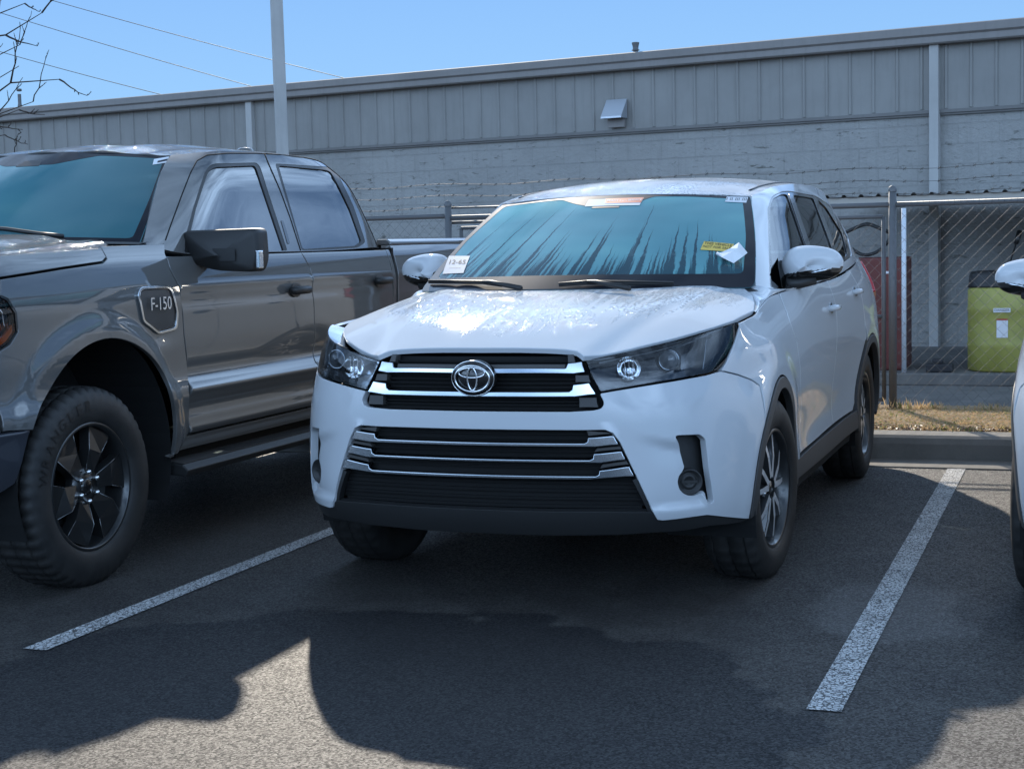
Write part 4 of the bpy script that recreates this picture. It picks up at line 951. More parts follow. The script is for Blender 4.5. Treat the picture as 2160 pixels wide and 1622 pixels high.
SB, SH, SW, ST, SG = suv_surfaces()
def arcp(cy, cz, r, a0, a1, n=24, sq=1.0): return [(cy+r*cos(radians(a0+(a1-a0)*k/n)), cz+r*sq*sin(radians(a0+(a1-a0)*k/n))) for k in range(n+1)]

def build_suv(loc, wetmats=True):
    root = empty('parked_suv', loc)
    wh, hoodm, roofm = (M['white'], M['white_wet'], M['white_roof']) if wetmats else (M['white'],)*3
    Bu = lambda pts: SB.px(dens(pts, 12, False))
    mir = lambda uv: [(-u, v) for u, v in uv]
    def slat(par, z, w_, hh_, dy, dp):
        mb = MB(); pts = [SB.ev(*SB.xz([(x, z)])[0])[0]+np.array([0, dy, 0]) for x in np.linspace(-w_, w_, 21)]; vs = []
        for p in pts: vs += [p+[0, 0, -hh_], p+[0, dp, -hh_], p+[0, dp, hh_], p+[0, 0, hh_]]
        mb.add(vs, [(i*4+k, i*4+(k+1) % 4, i*4+4+(k+1) % 4, i*4+4+k) for i in range(20) for k in range(4)]+[(0, 1, 2, 3), (80, 83, 82, 81)]); mb.build('slat', M['slat'], par)
    # ---------- bonnet
    front = [(993, 744), (1100, 744), (1195, 743), (1216, 746), (1231, 755), (1330, 736), (1427, 713), (1508, 690), (1550, 676)]
    hr = SH.px(front[2:4]+dens(front[4:], 14, False)+[(1592, 656), (1594, 641), (1590, 625), (1569, 606)]); tipv = hr[0][1]
    hr += SH.xy([(.60, 1.20), (.40, 1.10), (.20, 1.05)])
    hl = mir(hr)[::-1]; c0 = SH.px([(993, 744)])[0]
    poly = [(0, hr[0][1]-.012), (.2, hr[0][1]-.008)]+hr+[(0, 1.03)]+hl+[(-.2, hr[0][1]-.008)]
    def hdisp(V, p):
        x = np.abs(V[:, 0]); y = V[:, 1]; xc = .43+.22*np.clip((y-.1)/1.1, 0, 1)
        return .010/(1+np.exp((x-xc)/.018))-.004*np.exp(-((x-xc-.04)/.05)**2)
    panel('hood', SH, poly, hoodm, root, thick=.02, res=.022, disp=hdisp, gap=.0022, edge=.004)
    # ---------- front bumper skin
    top = [(1200, 868), (1252, 865), (1268, 861), (1273, 850), (1263, 830), (1346, 816), (1427, 803), (1492, 791), (1521, 782), (1556, 790), (1586, 801), (1602, 813)]
    arc = [(.56, .70), (.525, .60), (.505, .50), (.495, .40), (.50, .345)]     # y,z on the side
    bot = [(1560, 1069), (1492, 1088), (1427, 1097), (1398, 1100), (1386, 1098)]
    inn = [(1374, 1075), (1343, 1009), (1307, 934), (1292, 914), (1276, 908), (1232, 909)]
    r_ = Bu(rnd(top, 6, 3, False)); r_ += SB.yz([(q[0], q[1]) for q in arcp(.97, .375, .452, 140, 188, 10)]); b2 = Bu(bot[1:]); r_ += b2; r_ += Bu(inn)
    cT = Bu([(993, 869), (1000, 869)])[0]; cB = Bu([(993, 912), (1000, 912)])[0]
    top_half = [(0, r_[0][1])]+r_+[(0, r_[-1][1])]; poly = top_half+mir(r_)[::-1]
    vent = Bu(rnd([(1426, 920), (1476, 918), (1487, 927), (1494, 985), (1505, 1058), (1496, 1061)]+[(1466+29*cos(radians(a)), 1018+29*sin(radians(a))) for a in (50, 75, 100, 125, 150, 180, 205, 232)]+[(1452, 985), (1440, 945)], 4, 2))
    def sm(x): x = np.clip(x, 0, 1); return x*x*(3-2*x)
    def bdisp(V, p):
        x, y, z = np.abs(p[:, 0]), p[:, 1], p[:, 2]; zt = .70-.30*np.clip(x-.60, 0, 1)*.9
        s = sm((zt-z)/.045)*sm((z-.395)/.035)*sm((x-.57)/.16)*(1-sm((x-.780-.10*(.655-z))/.012))
        rib = np.exp(-(((x-(.505+(.70-z)*.40))/.020)**2))*sm((.74-z)/.05)*sm((z-.36)/.03)*(y < .6)
        fl = np.exp(-((np.hypot(y-.97, z-.375)-.47)/.05)**2)*.006
        return -.019*s+.007*rib+fl
    panel('front_bumper', SB, poly, wh, root, holes=[vent, mir(vent)], thick=.03, res=.015, disp=bdisp, gap=.0025, edge=.003)
    for s in (1, -1):
        f = (lambda q: q) if s > 0 else mir
        vp = f(Bu(rnd([(1420, 908), (1492, 908), (1520, 1072), (1425, 1072)], 5, 3))); o = panel('fog_vent', SB, vp, M['black_plastic'], root, d=-.050, thick=.01, rim=False)
        c = SB.px([(1466, 1018)])[0]; c = (c[0]*s, c[1]); p = SB.ev(*c)[0]+SB.nrm(*c)[0]*(-.030); nn = SB.nrm(*c)[0]; nn = nn*.5+np.array([0, -1, 0])*.5; nn /= np.linalg.norm(nn)
        mb = MB(); mb.lathe([(.001, -.012), (.016, -.012), (.022, -.004), (.028, -.012), (.036, -.014), (.043, .006), (.048, .006), (.050, -.03)], 30, 'z'); mb.box((-.03, -.004, -.012), (.03, .004, -.002)); fo = mb.build('fog_light', M['black_plastic'], root); fo.location = p; fo.rotation_euler = Vector(nn).to_track_quat('Z', 'Y').to_euler()
    # ---------- lower valance and intake
    lo = SB.xz([(0, .295), (.25, .295), (.5, .30), (.64, .31)]); lo2 = SB.yz([(.50, .30), (.535, .30)]); up2 = SB.yz([(.535, .372), (.50, .37)])
    up = Bu([(1560, 1066), (1492, 1084), (1427, 1092), (1398, 1094)])
    arr = lo[1:]+SB.xz([(.74, .31), (.82, .315)])+lo2+up2+Bu([(1500, 1078), (1427, 1089), (1392, 1092)])+SB.xz([(.64, .40), (.5, .40), (.3, .40)])
    poly = [lo[0]]+arr+[(0, SB.xz([(0, .40)])[0][1])]+mir(arr)[::-1]
    panel('front_lip', SB, poly, M['black_plastic'], root, d=-.008, thick=.03, res=.03)
    arr = SB.xz([(.64, .40), (.66, .40), (.645, .50), (.60, .56), (.55, .70), (.52, .73)]); poly = [SB.xz([(0, .40)])[0]]+arr+[(0, SB.xz([(0, .73)])[0][1])]+mir(arr)[::-1]
    intake = panel('lower_intake', SB, poly, M['void'], root, d=-.055, thick=.01, res=.04, rim=False)
    for z, h_ in ((.415, .012), (.445, .010), (.475, .012), (.505, .010), (.53, .008)): slat(intake, z, .60, h_/2, .045, .02)
    # wide flange between the white skin and the intake
    inn2 = Bu([(1343, 1009), (1374, 1075), (1386, 1096)]); a2 = Bu([(1372, 1096), (1355, 1060), (1332, 1014)])
    for s in (1, -1):
        f = (lambda q: q) if s > 0 else mir
        panel('intake_edge', SB, f(inn2+a2), M['black_plastic'], root, d=-.014, thick=.03)
    # ---------- upper grille
    go = [(993, 741), (1206, 742), (1222, 748), (1240, 768), (1275, 850), (1268, 862), (1240, 868), (993, 871)]
    uvr = SB.px(go[1:-1]); poly = [(0, uvr[0][1])]+uvr+[(0, uvr[-1][1])]+mir(uvr)[::-1]
    grille = panel('grille', SB, poly, M['void'], root, d=-.048, thick=.01, rim=False)
    ring_h = [(993, 750), (1203, 750), (1218, 757), (1232, 780), (1262, 846), (1256, 856), (1236, 861), (993, 863)]
    h_in = Bu(rnd([(1200, 762), (1210, 776), (1212, 858), (993, 862)], 3, 2, False))
    # smoked stepped surrounds
    def sym_panel(name, rpts, mt, d, thick, par=None, **k):
        """rpts: right half, top edge from the centre line out, then back along the bottom edge to the centre line"""
        q = SB.px([p_ for p_ in rpts if p_[0] > 1000]); poly = [(0, q[0][1])]+q+[(0, q[-1][1])]+mir(q)[::-1]; return panel(name, SB, poly, mt, par or root, d=d, thick=thick, **k)
    sym_panel('grille_bar', [(993, 778), (1190, 777), (1193, 776), (1197, 766), (1229, 762), (1235, 785), (1210, 789), (993, 793)], M['satin'], .004, .030, grille, edge=.004)
    sym_panel('grille_bar', [(993, 831), (1200, 826), (1206, 822), (1208, 812), (1244, 808), (1258, 832), (1213, 838), (993, 841)], M['satin'], .006, .030, grille, edge=.004)
    sym_panel('grille_shelf', [(993, 766), (1192, 766), (1192, 777), (993, 779)], M['cladding'], -.014, .02, grille)
    for z0, z1 in ((790, 806), (838, 860), (745, 764)):
        for s in (1, -1):
            x0 = {790: 1212, 838: 1220, 745: 1196}[z0]; x1 = {790: 1246, 838: 1262, 745: 1214}[z0]
            q = Bu([(x0, z0), (x1-4, z0), (x1, z1), (x0, z1)]); panel('grille_block', SB, q if s > 0 else mir(q), M['cladding'], grille, d=-.010, thick=.03)
    for z in (.955, .935, .905, .890, .875, .860, .820, .808, .796): slat(grille, z, .36+(.97-z)*.28, .003, .030, .015)
    # ---------- lower grille bars
    lg = sym_panel('lower_grille', [(993, 908), (1230, 905), (1290, 910), (1310, 938), (1345, 1008), (1330, 1014), (1200, 1020), (993, 1022)], M['void'], -.040, .01, rim=False)
    for pts in ([(993, 936), (1232, 934), (1238, 931), (1239, 923), (1290, 918), (1296, 919), (1306, 938), (1257, 944), (993, 944)],
                [(993, 971), (1243, 969), (1250, 966), (1251, 957), (1304, 951), (1312, 951), (1321, 970), (1268, 978), (993, 980)],
                [(993, 1004), (1256, 1003), (1262, 1000), (1263, 992), (1320, 983), (1328, 983), (1339, 1005), (1245, 1013), (993, 1014)]):
        sym_panel('grille_bar', pts, M['satin'], .002, .028, lg, edge=.004)
    for s in (1, -1):
        for pts in ([(1236, 908), (1284, 912), (1290, 916), (1240, 921)], [(1258, 946), (1308, 941), (1312, 949), (1252, 955)], [(1270, 980), (1322, 972), (1327, 981), (1264, 990)]):
            q = Bu(pts); panel('grille_block', SB, q if s > 0 else mir(q), M['cladding'], lg, d=-.008, thick=.03)
    for z in (.690, .672, .655, .625, .608, .592, .565): slat(lg, z, .50+(.70-z)*.35, .0025, .026, .012)
    # ---------- emblem
    cu = SB.px([(998, 797)])[0]; ce = SB.ev(*cu)[0]; em = empty('emblem', (0, ce[1]-.022, ce[2])); em.parent = root; em.rotation_euler = (radians(4), 0, 0)
    a_, b_ = .085, .066
    mb = MB(); n = 48; rings = [(1.0, .03), (1.0, .0), (.96, -.006), (.0001, -.009)]
    vs = [(a_*k*cos(2*pi*i/n), yy, b_*k*sin(2*pi*i/n)) for k, yy in rings for i in range(n)]; fs = [(j*n+i, j*n+(i+1) % n, (j+1)*n+(i+1) % n, (j+1)*n+i) for j in range(3) for i in range(n)]
    mb.add(vs, fs, 0, True); mb.build('emblem_base', M['gloss_black'], em)
    mb = MB()
    def ell(cx, cz, a, b, r, rz=1.0): mb.tube([(cx+a*cos(2*pi*i/48), -.0105, cz+b*sin(2*pi*i/48)) for i in range(48)], r, 6, closed=True)
    ell(0, 0, .068, .0485, .0046); ell(0, -.001, .0185, .0425, .0040); ell(0, .022, .052, .0185, .0040)
    mb.tube([(a_*.985*cos(2*pi*i/60), -.003, b_*.985*sin(2*pi*i/60)) for i in range(60)], .0022, 6, closed=True)
    mb.build('emblem_rings', M['chrome'], em)
    # ---------- headlights
    hlp = rnd([(1235, 760), (1330, 740), (1427, 717), (1508, 694), (1556, 679), (1561, 684), (1549, 722), (1530, 765), (1515, 781), (1492, 788), (1427, 799), (1346, 812), (1265, 826)], 4, 3)
    for s in (1, -1):
        f = (lambda q: q) if s > 0 else mir
        hp = f(Bu(hlp))
        bow = panel('headlight', SB, hp, M['gloss_black'] if s > 0 else M['satin'], root, d=-.075, thick=.01, rim=False)  # pale bowl on one lamp only: sunlight through the lens put into its colour
        # walls of the lamp pod
        n = len(hp); u = np.array([q[0] for q in hp]); v = np.array([q[1] for q in hp]); p = SB.ev(u, v); nn = SB.nrm(u, v); vs = [tuple(q) for q in p-nn*.004]+[tuple(q) for q in p-nn*.076]
        mb = MB(); mb.add(vs, [(i, (i+1) % n, n+(i+1) % n, n+i) for i in range(n)]); mb.build('lamp_pod', M['gloss_black'] if s > 0 else M['satin'], bow)  # pod walls paler on the same lamp, sunlight put into the colour
        def at(px_, depth):
            c = SB.px([px_])[0]; c = (c[0]*s, c[1]); nv = SB.nrm(*c)[0]; return SB.ev(*c)[0]-nv*depth, nv
        # reflector bowl, projector, side reflector, chrome brow
        fwd_ = np.array([.10*s, -1, .02])
        p, nv = at((1332, 768), .045); mb = MB(); mb.lathe([(.001, -.018), (.020, -.016), (.036, -.004), (.044, .018)], 28, 'z')
        for k in (-.016, 0, .016): mb.box((k-.001, -.036, -.004), (k+.001, .036, .016))
        o = mb.build('reflector', M['chrome'], bow); o.location = p; o.rotation_euler = Vector(fwd_).to_track_quat('Z', 'Y').to_euler()
        p, nv = at((1423, 750), .045); mb = MB(); mb.lathe([(.001, .024), (.016, .021), (.027, .013), (.032, .002), (.036, .004), (.039, .002), (.040, -.03)], 28, 'z'); o = mb.build('projector', mat('projector_glass', col=(.10, .11, .12), rough=.12, coat=1) if 'projector_glass' not in MATS else MATS['projector_glass'], bow); o.location = p; o.rotation_euler = Vector(fwd_).to_track_quat('Z', 'Y').to_euler()
        mb = MB(); mb.tube([(.037*cos(2*pi*i/32), .037*sin(2*pi*i/32), .006) for i in range(32)], .002, 6, closed=True); o2 = mb.build('projector_ring', M['satin'], bow); o2.location = p; o2.rotation_euler = o.rotation_euler
        q = f(Bu(rnd([(1452, 738), (1495, 722), (1484, 768), (1452, 776)], 4, 2))); panel('side_reflector', SB, q, M['rim_mid'], bow, d=-.050, thick=.012)
        q = f(Bu(rnd([(1505, 706), (1545, 690), (1520, 765), (1498, 778)], 5, 2))); panel('corner_lamp', SB, q, M['satin'], bow, d=-.040, thick=.012)
        q = f(Bu([(1262, 758), (1400, 728), (1500, 702), (1500, 707), (1400, 734), (1263, 764)])); panel('brow_strip', SB, q, M['rim_mid'], bow, d=-.030, thick=.012)
        panel('lens', SB, hp, M['lens'], bow, d=-.002, thick=.006, res=.03, edge=.002)
    # seal line around the lamps
    # ---------- shell behind the gaps
    body_in = []
    ua = abs(SB.yz([(1.38, .8)])[0][0]); uf = abs(SB.yz([(.60, .8)])[0][0]); ur = SB.ku[-1]-.02
    for s in (1, -1):
        f = (lambda q: q) if s > 0 else mir
        fa = f(SB.yz([(.60, .76)]+arcp(.97, .375, .47, 125, -2, 20)+[(1.45, .26), (3.28, .26)]+arcp(3.76, .375, .47, 182, -2, 24)+[(4.30, .30), (4.5, .32)]))
        up_ = f([(ur*.9, 1.08), (SB.yz([(3.2, 1.1)])[0][0], 1.08), (uf+.05, 1.08)])
        panel('inner_shell', SB, fa+up_, M['void'], root, d=-.030, thick=.005, rim=False, res=.08)
    # ---------- side panels (left drawn, right mirrored)
    def Y(pts): return SB.yz(pts)
    dfr = [(1642, 616), (1657, 652), (1671, 692), (1681, 722), (1688, 775), (1690, 850), (1688, 930), (1684, 962)]
    du = Bu(dfr)
    tipu = Bu([(1521, 782), (1532, 765), (1550, 722), (1561, 686), (1560, 679)])
    topF = SB.px([(1561, 679), (1577, 670), (1593, 661), (1599, 650)])
    topF += [(topF[-1][0]+.04, 1.0985)]
    fend = tipu+topF+[(du[0][0]-.12, 1.097), (du[0][0]-.01, 1.095)]+du+Y(arcp(.97, .375, .452, 0, 140, 30))+Bu([(1602, 813), (1586, 801), (1556, 790)])
    def adisp(cy):
        def fn(V, p): return .008*np.exp(-((np.hypot(p[:, 1]-cy, p[:, 2]-.375)-.50)/.06)**2)
        return fn
    panel('fender', SB, fend, wh, root, both=True, thick=.02, res=.03, disp=adisp(.97), edge=.003)
    y2 = lambda z: 2.60+.03*(z-.8)
    belt = lambda u: (u, 1.097)
    uB = Y([(2.60, .9)])[0][0]; uQ = Y([(3.46, .9)])[0][0]
    sill_z = .43
    d1 = du+Y([(1.62, sill_z), (2.0, sill_z), (2.60, sill_z+.01)])[0:]+Y([(2.60, .7), (2.605, .95)])+[(uB, 1.097)]+[(du[0][0]+.4, 1.097)]
    panel('front_door', SB, [du[0]]+[(q[0], q[1]) for q in d1[1:]], wh, root, both=True, thick=.02, res=.03, gap=.0022, edge=.003)
    d2 = [(uB, 1.097)]+Y([(2.605, .95), (2.60, .7), (2.60, sill_z+.01), (3.0, sill_z+.01), (3.22, sill_z+.01)])+Y(arcp(3.76, .375, .475, 168, 112, 12))+Y([(3.54, .88)])+[(Y([(3.50, 1.0)])[0][0], 1.02), (Y([(3.44, 1.1)])[0][0], 1.097)]
    panel('rear_door', SB, d2, wh, root, both=True, thick=.02, res=.03, gap=.0022, edge=.003)
    q3 = Y(arcp(3.76, .375, .452, 112, 0, 26))+Y([(4.3, .44), (4.5, .44)])+[(Y([(4.55, .7)])[0][0]+.02, .80), (Y([(4.5, 1.0)])[0][0], .95), (Y([(4.5, 1.1)])[0][0], 1.097), (Y([(3.44, 1.1)])[0][0], 1.097), (Y([(3.50, 1.0)])[0][0], 1.02)]+Y([(3.54, .88)])
    panel('quarter_panel', SB, q3, wh, root, both=True, thick=.02, res=.03, disp=adisp(3.76), edge=.003)
    tl = Y([(4.30, 1.05), (4.50, .99)])+[(SB.ku[-1]-.55, .98), (SB.ku[-1]-.55, 1.07), (Y([(4.5, 1.12)])[0][0], 1.08)]
    panel('tail_light', SB, tl, M['red_lens'], root, both=True, d=.012, thick=.03)
    # tailgate and rear bumper
    ue = Y([(4.50, 1.0)])[0][0]; umax = SB.ku[-1]-.001
    for s in (1, -1):
        f = (lambda q: q) if s > 0 else mir
        panel('tailgate', SB, f([(ue+.06, .80), (umax, .80), (umax, 1.097), (ue+.06, 1.097)]), wh, root, thick=.02, res=.06)
        panel('rear_bumper', SB, f([(Y([(4.3, .44)])[0][0], .40), (umax, .33), (umax, .79), (ue+.06, .79), (Y([(4.5, .6)])[0][0], .42)]), wh, root, thick=.02, res=.06)
    # handles
    for (y, z) in ((2.47, 1.035), (3.32, 1.085)):
        uv = SB.yz([(y, z)])[0]; p = SB.ev(*uv)[0]
        for s in (1, -1):
            mb = MB(); mb.tube([(p[0]*s-.006*s, p[1]-.085, p[2]-.004), (p[0]*s+.022*s, p[1]-.070, p[2]), (p[0]*s+.030*s, p[1]-.02, p[2]+.002), (p[0]*s+.030*s, p[1]+.03, p[2]+.002), (p[0]*s+.022*s, p[1]+.065, p[2]), (p[0]*s-.004*s, p[1]+.08, p[2])], [.012, .014, .015, .015, .014, .012], 10); mb.build('door_handle', wh, root)
            qq = [(y+.045*cos(a)-.0, z+.030*sin(a)) for a in np.linspace(0, 2*pi, 18, endpoint=False)]; c_ = SB.yz(qq); panel('handle_cup', SB, c_ if s > 0 else mir(c_), M['satin'], root, d=.0012, thick=.002, res=.02)
    # cladding: arches and sills
    for s in (1, -1):
        f = (lambda q: q) if s > 0 else mir
        for cy, a0, a1 in ((.97, 188, -8), (3.76, 188, -8)):
            out = arcp(cy, .375, .450, a0, a1, 36); inn_ = arcp(cy, .375, .398, a1, a0, 36); panel('arch_trim', SB, f(Y(out+inn_)), M['cladding'], root, d=.010, thick=.03, res=.04, edge=.004)
        panel('sill_trim', SB, f(Y([(1.41, .42), (2.0, .425), (2.7, .43), (3.30, .435), (3.32, .39), (3.31, .335), (1.42, .335), (1.39, .36)])), M['cladding'], root, d=.008, thick=.03, res=.06)
        # wheel wells
        for cy in (.97, 3.76):
            mb = MB(); n = 30; prof = [(cy+.425*cos(radians(a)), .375+.425*sin(radians(a))) for a in np.linspace(200, -20, n)]
            vs = [(.935*s, y, z) for y, z in prof]+[(.58*s, y, z) for y, z in prof]; mb.add(vs, [(i, i+1, n+i+1, n+i) for i in range(n-1)]+[tuple(range(n, 2*n))]); mb.build('wheel_well', M['void'], root)
    mb = MB(); mb.box((-.62, .40, .27), (.62, 4.6, .40)); mb.box((-.89, 1.46, .31), (.89, 3.27, .42)); mb.box((-.56, .25, .38), (.56, 1.2, .9)); mb.build('underbody', M['void'], root)
    # ---------- windscreen, pillars, roof
    wc = [(-.985, -.03), (0, -.03), (.985, -.03), (1.0, .02), (1.0, .5), (.995, .985), (.97, 1.012), (0, 1.012), (-.97, 1.012), (-.995, .985), (-1.0, .5), (-1.0, .02)]
    ws = panel('windshield', SW, rnd(wc, .02, 3), M['fog_glass'] if wetmats else M['glass_mid'], root, thick=.004, gap=0, res=.05, uvn=(-1, 1, 0, 1))
    hole = rnd([(-.925, .105), (.935, .105), (.945, .5), (.935, .955), (.60, .972), (.32, .970), (.22, .90), (.06, .86), (-.14, .86), (-.26, .90), (-.40, .968), (-.93, .955), (-.955, .5)], .03, 3)
    panel('windshield_border', SW, rnd(wc, .02, 3), mat('ceramic_border', col=(.012, .013, .018), rough=.5, coat=.5, spec=.05) if 'ceramic_border' not in MATS else MATS['ceramic_border'], ws, holes=[hole], d=.0012, thick=.002, gap=.002, res=.04)
    if wetmats:
        q = rnd([(-.10, .835), (.11, .835), (.08, .90), (-.07, .90)], .01, 2); panel('mirror_bracket', SW, q, M['cladding'], ws, d=.0018, thick=.002, gap=0)
        def sticker(name, pts, mt, text=None, size=.02, tmat='lettering_dark', dd=.0026, lines=None):
            uv = SW.px(pts); o = panel(name, SW, uv, mt, ws, d=dd, thick=.001, gap=0, rim=False)
            if lines:
                P = np.array([SW.ev(*q)[0] for q in uv]); ex = (P[1]-P[0]); ey = (P[3]-P[0]); n_ = np.cross(ex, ey); n_ /= np.linalg.norm(n_); n_ = n_ if n_[1] < 0 else -n_
                w_, h_ = np.linalg.norm(ex), np.linalg.norm(ey); ex /= w_; ey /= h_; mb = MB()
                for s_, fx, fy, sz in lines:
                    v_, f_ = text_geo(s_, sz*h_); 
                    if not v_: continue
                    mx_ = max(abs(v[0]) for v in v_); kx = min(1.0, .46*w_/mx_)
                    mb.add([P[0]+ex*(w_*fx+x*kx)+ey*(h_*(fy)-y)+n_*.0050 for x, y, z in v_], f_)
                mb.build('lettering', M[tmat], o)
            return o
        sticker('price_tag', [(948, 541), (992, 541), (978, 577), (934, 579)], mat('faded_paper', col=(.40, .44, .50), rough=.6), lines=[('12-65', .50, .36, .34), ('_____', .5, .60, .2)])
        sticker('notice_sticker', [(1485, 510), (1548, 516), (1541, 532), (1477, 528)], M['paper_y'], lines=[('THIS VEHICLE', .5, .25, .42), ('NOT FOR SALE', .5, .62, .36)])
        sticker('inventory_label', [(1533, 416), (1578, 417), (1574, 429), (1529, 427)], M['paper'], lines=[('| || ||| |||', .5, .45, .6)])
        so_ = sticker('dealer_sticker', [(1242, 423), (1358, 419), (1349, 434), (1234, 437)], M['paper'])
        sticker('dealer_sticker_band', [(1278, 421), (1358, 418), (1352, 429), (1276, 431)], mat('orange_red', col=(.55, .12, .07), rough=.5), lines=[('READY FOR SERVICE', .5, .5, .5)], tmat='paper', dd=.0034)
    if wetmats:
        q = SW.px([(1513, 541), (1542, 538), (1562, 534), (1578, 541), (1570, 556), (1548, 560), (1524, 552)]); Pq = [SW.ev(*a)[0]+np.array([0, -.010, .016])*k for a, k in zip(q, (.6, 1.8, 3.0, 1.0, 2.0, .6, 1.2))]
        ctr = np.mean(Pq, 0)+np.array([0, -.006, .010]); mb = MB(); mb.add([tuple(p) for p in Pq]+[tuple(ctr), tuple(ctr+np.array([.02, 0, .012]))], [(0, 1, 7), (1, 2, 8), (1, 8, 7), (2, 3, 8), (3, 4, 8), (4, 5, 7), (4, 7, 8), (5, 6, 7), (6, 0, 7)]); o = mb.build('crumpled_note', M['paper'], root); sd_ = o.modifiers.new('t', 'SOLIDIFY'); sd_.thickness = .001
        mb = MB(); mb.tube([SW.ev(*SW.px([(1512, 540)])[0])[0]+np.array([0, -.006, .012]), SW.ev(*SW.px([(1552, 557)])[0])[0]+np.array([0, -.006, .012])], .006, 8); mb.build('note_roll', M['paper'], o)
    # cowl
    mb = MB(); n = 31; tt = np.linspace(-1, 1, n); vs = []
    for q in tt:
        b = np.array([.80*q, 1.00+.33*abs(q)**2.2, 1.178-.015*q*q]); vs.append(tuple(b))
    for q in tt: vs.append((.80*q, 1.07+.33*abs(q)**2.2, 1.190-.012*q*q))
    mb.add(vs, [(i, i+1, n+i+1, n+i) for i in range(n-1)], 0, True); mb.build('cowl', M['black_plastic'], root)
    # wipers
    def wipe(pts, piv):
        mb = MB(); P = [SW.ev(*SW.px([q])[0])[0] for q in pts]; nn = np.array([0, -.5, .85])
        mb.tube([p+nn*.012 for p in P], .006, 6); mb.tube([p+nn*.022 for p in P], .004, 6); c = P[piv]; mb.tube([c+nn*.02, c+nn*.03+np.array([.05, -.03, -.01]), c+np.array([.22, -.12, -.02])+nn*.01], [.006, .009, .012], 8); mb.build('wiper', M['rubber_trim'], root)
    wipe([(906, 600), (960, 601), (1020, 602), (1060, 608)], 2); wipe([(1180, 607), (1240, 602), (1330, 603), (1422, 605)], 1)
    # interior
    mb = MB(); mb.box((-.70, 1.38, 1.0), (.70, 1.85, 1.12)); mb.build('dashboard', M['interior'], root, bevel=.03)
    for x in (-.37, .37):
        mb = MB(); mb.box((x-.24, 2.35, .75), (x+.24, 2.50, 1.30)); mb.box((x-.13, 2.40, 1.32), (x+.13, 2.50, 1.50)); mb.build('seat', M['seat'], root, bevel=.04)
    mb = MB(); mb.box((-.62, 3.2, .75), (.62, 3.35, 1.30)); mb.build('rear_seat', M['seat'], root, bevel=.04)
    mb = MB(); mb.tube([(.37+.18*cos(a), 1.98+.05*sin(a), 1.10+.17*sin(a)) for a in np.linspace(0, 2*pi, 28, endpoint=False)], .016, 8, closed=True); mb.build('steering_wheel', M['interior'], root)
    # roof
    uv = [(-.66, 1.868), (-.33, 1.868), (0, 1.868), (.33, 1.868), (.66, 1.868), (.66, 4.74), (-.66, 4.74)]
    # filler between fender top, bonnet corner and pillar foot
    ts = np.linspace(0, 1, 14); ut0 = SB.px([(1592, 650)])[0][0]; ut1 = SB.yz([(1.72, 1.05)])[0][0]
    Abot = [SB.ev(ut0-.05+(ut1-ut0+.05)*q, 1.092)[0]+np.array([-.006, 0, .002]) for q in ts]
    Bt = spl([tuple(SH.ev(*SH.px([(1594, 654)])[0])[0]+np.array([-.035, 0, -.012])), tuple(SH.ev(*SH.px([(1590, 622)])[0])[0]+np.array([-.035, 0, -.010])), tuple(SH.ev(*SH.px([(1573, 607)])[0])[0]+np.array([-.015, .005, -.006])), tuple(SG.ev(0, 0)[0]), tuple(SG.ev(.08, .0)[0]), tuple(SG.ev(.22, .0)[0]), tuple(SG.ev(.40, .0)[0])], 14)
    for s in (1, -1):
        mb = MB(); vs = []; m_ = 6
        for a_1, b_1 in zip(Abot, Bt):
            b_1 = np.array(b_1)
            for k in range(m_+1):
                q = k/m_; p = a_1+(b_1-a_1)*q+np.array([.010*4*q*(1-q), 0, .006*4*q*(1-q)]); vs.append((p[0]*s, p[1], p[2]))
        mb.add(vs, [(i*(m_+1)+k, (i+1)*(m_+1)+k, (i+1)*(m_+1)+k+1, i*(m_+1)+k+1) for i in range(13) for k in range(m_)], 0, True); mb.build('pillar_foot', wh, root)
    rf = panel('roof', ST, uv, roofm, root, thick=.02, gap=0, res=.05, disp=lambda V, p: -.006*np.exp(-((np.abs(V[:, 0])-.60)/.010)**2))
    for s in (1, -1):
        mb = MB(); pts = [ST.ev(.603*s, y)[0]+np.array([0, 0, -.001]) for y in np.linspace(2.05, 4.6, 30)]; mb.tube(pts, .006, 6); mb.build('roof_moulding', M['rubber_trim'], rf)
    mb = MB(); mb.add([tuple(p) for p in [ (-.58, 4.72, 1.58), (.58, 4.72, 1.58), (.72, 4.80, 1.30), (-.72, 4.80, 1.30)]], [(0, 1, 2, 3)]); mb.build('rear_window', M['glass_dark'], root)
    # side structure
    full = [(0.0, 0.0), (.75, 0), (1.5, 0), (2.3, 0), (3.28, 0), (3.28, .49), (2.2, .50), (1.2, .50), (.4, .50), (0, .49), (0, .25)]
    Gp = lambda pts: SG.px(dens(pts, 8, True))
    dlo = SG.px(dens(rnd([(1624, 606), (1619, 440), (1628, 414), (1650, 403), (1668, 403), (1722, 413), (1752, 434), (1787, 492), (1797, 535), (1796, 543), (1781, 553), (1744, 578), (1697, 599), (1646, 617)], 6, 3), 8, True))
    panel('side_frame', SG, full, wh, root, both=True, holes=[dlo], thick=.02, gap=0, res=.04)
    W1 = [(1628, 603), (1623, 445), (1632, 418), (1650, 408), (1662, 409), (1700, 520), (1716, 578), (1697, 590), (1650, 609)]
    W2 = [(1674, 410), (1717, 417), (1754, 515), (1765, 556), (1742, 571), (1726, 575), (1711, 520)]
    W3 = [(1726, 420), (1744, 437), (1778, 492), (1789, 534), (1788, 540), (1774, 550), (1763, 520)]
    win = [SG.px(dens(rnd(w_, 5, 3), 8, True)) for w_ in (W1, W2, W3)]
    panel('window_trim', SG, dlo, M['gloss_black'], root, both=True, holes=win, d=-.004, thick=.012, gap=0, res=.04)
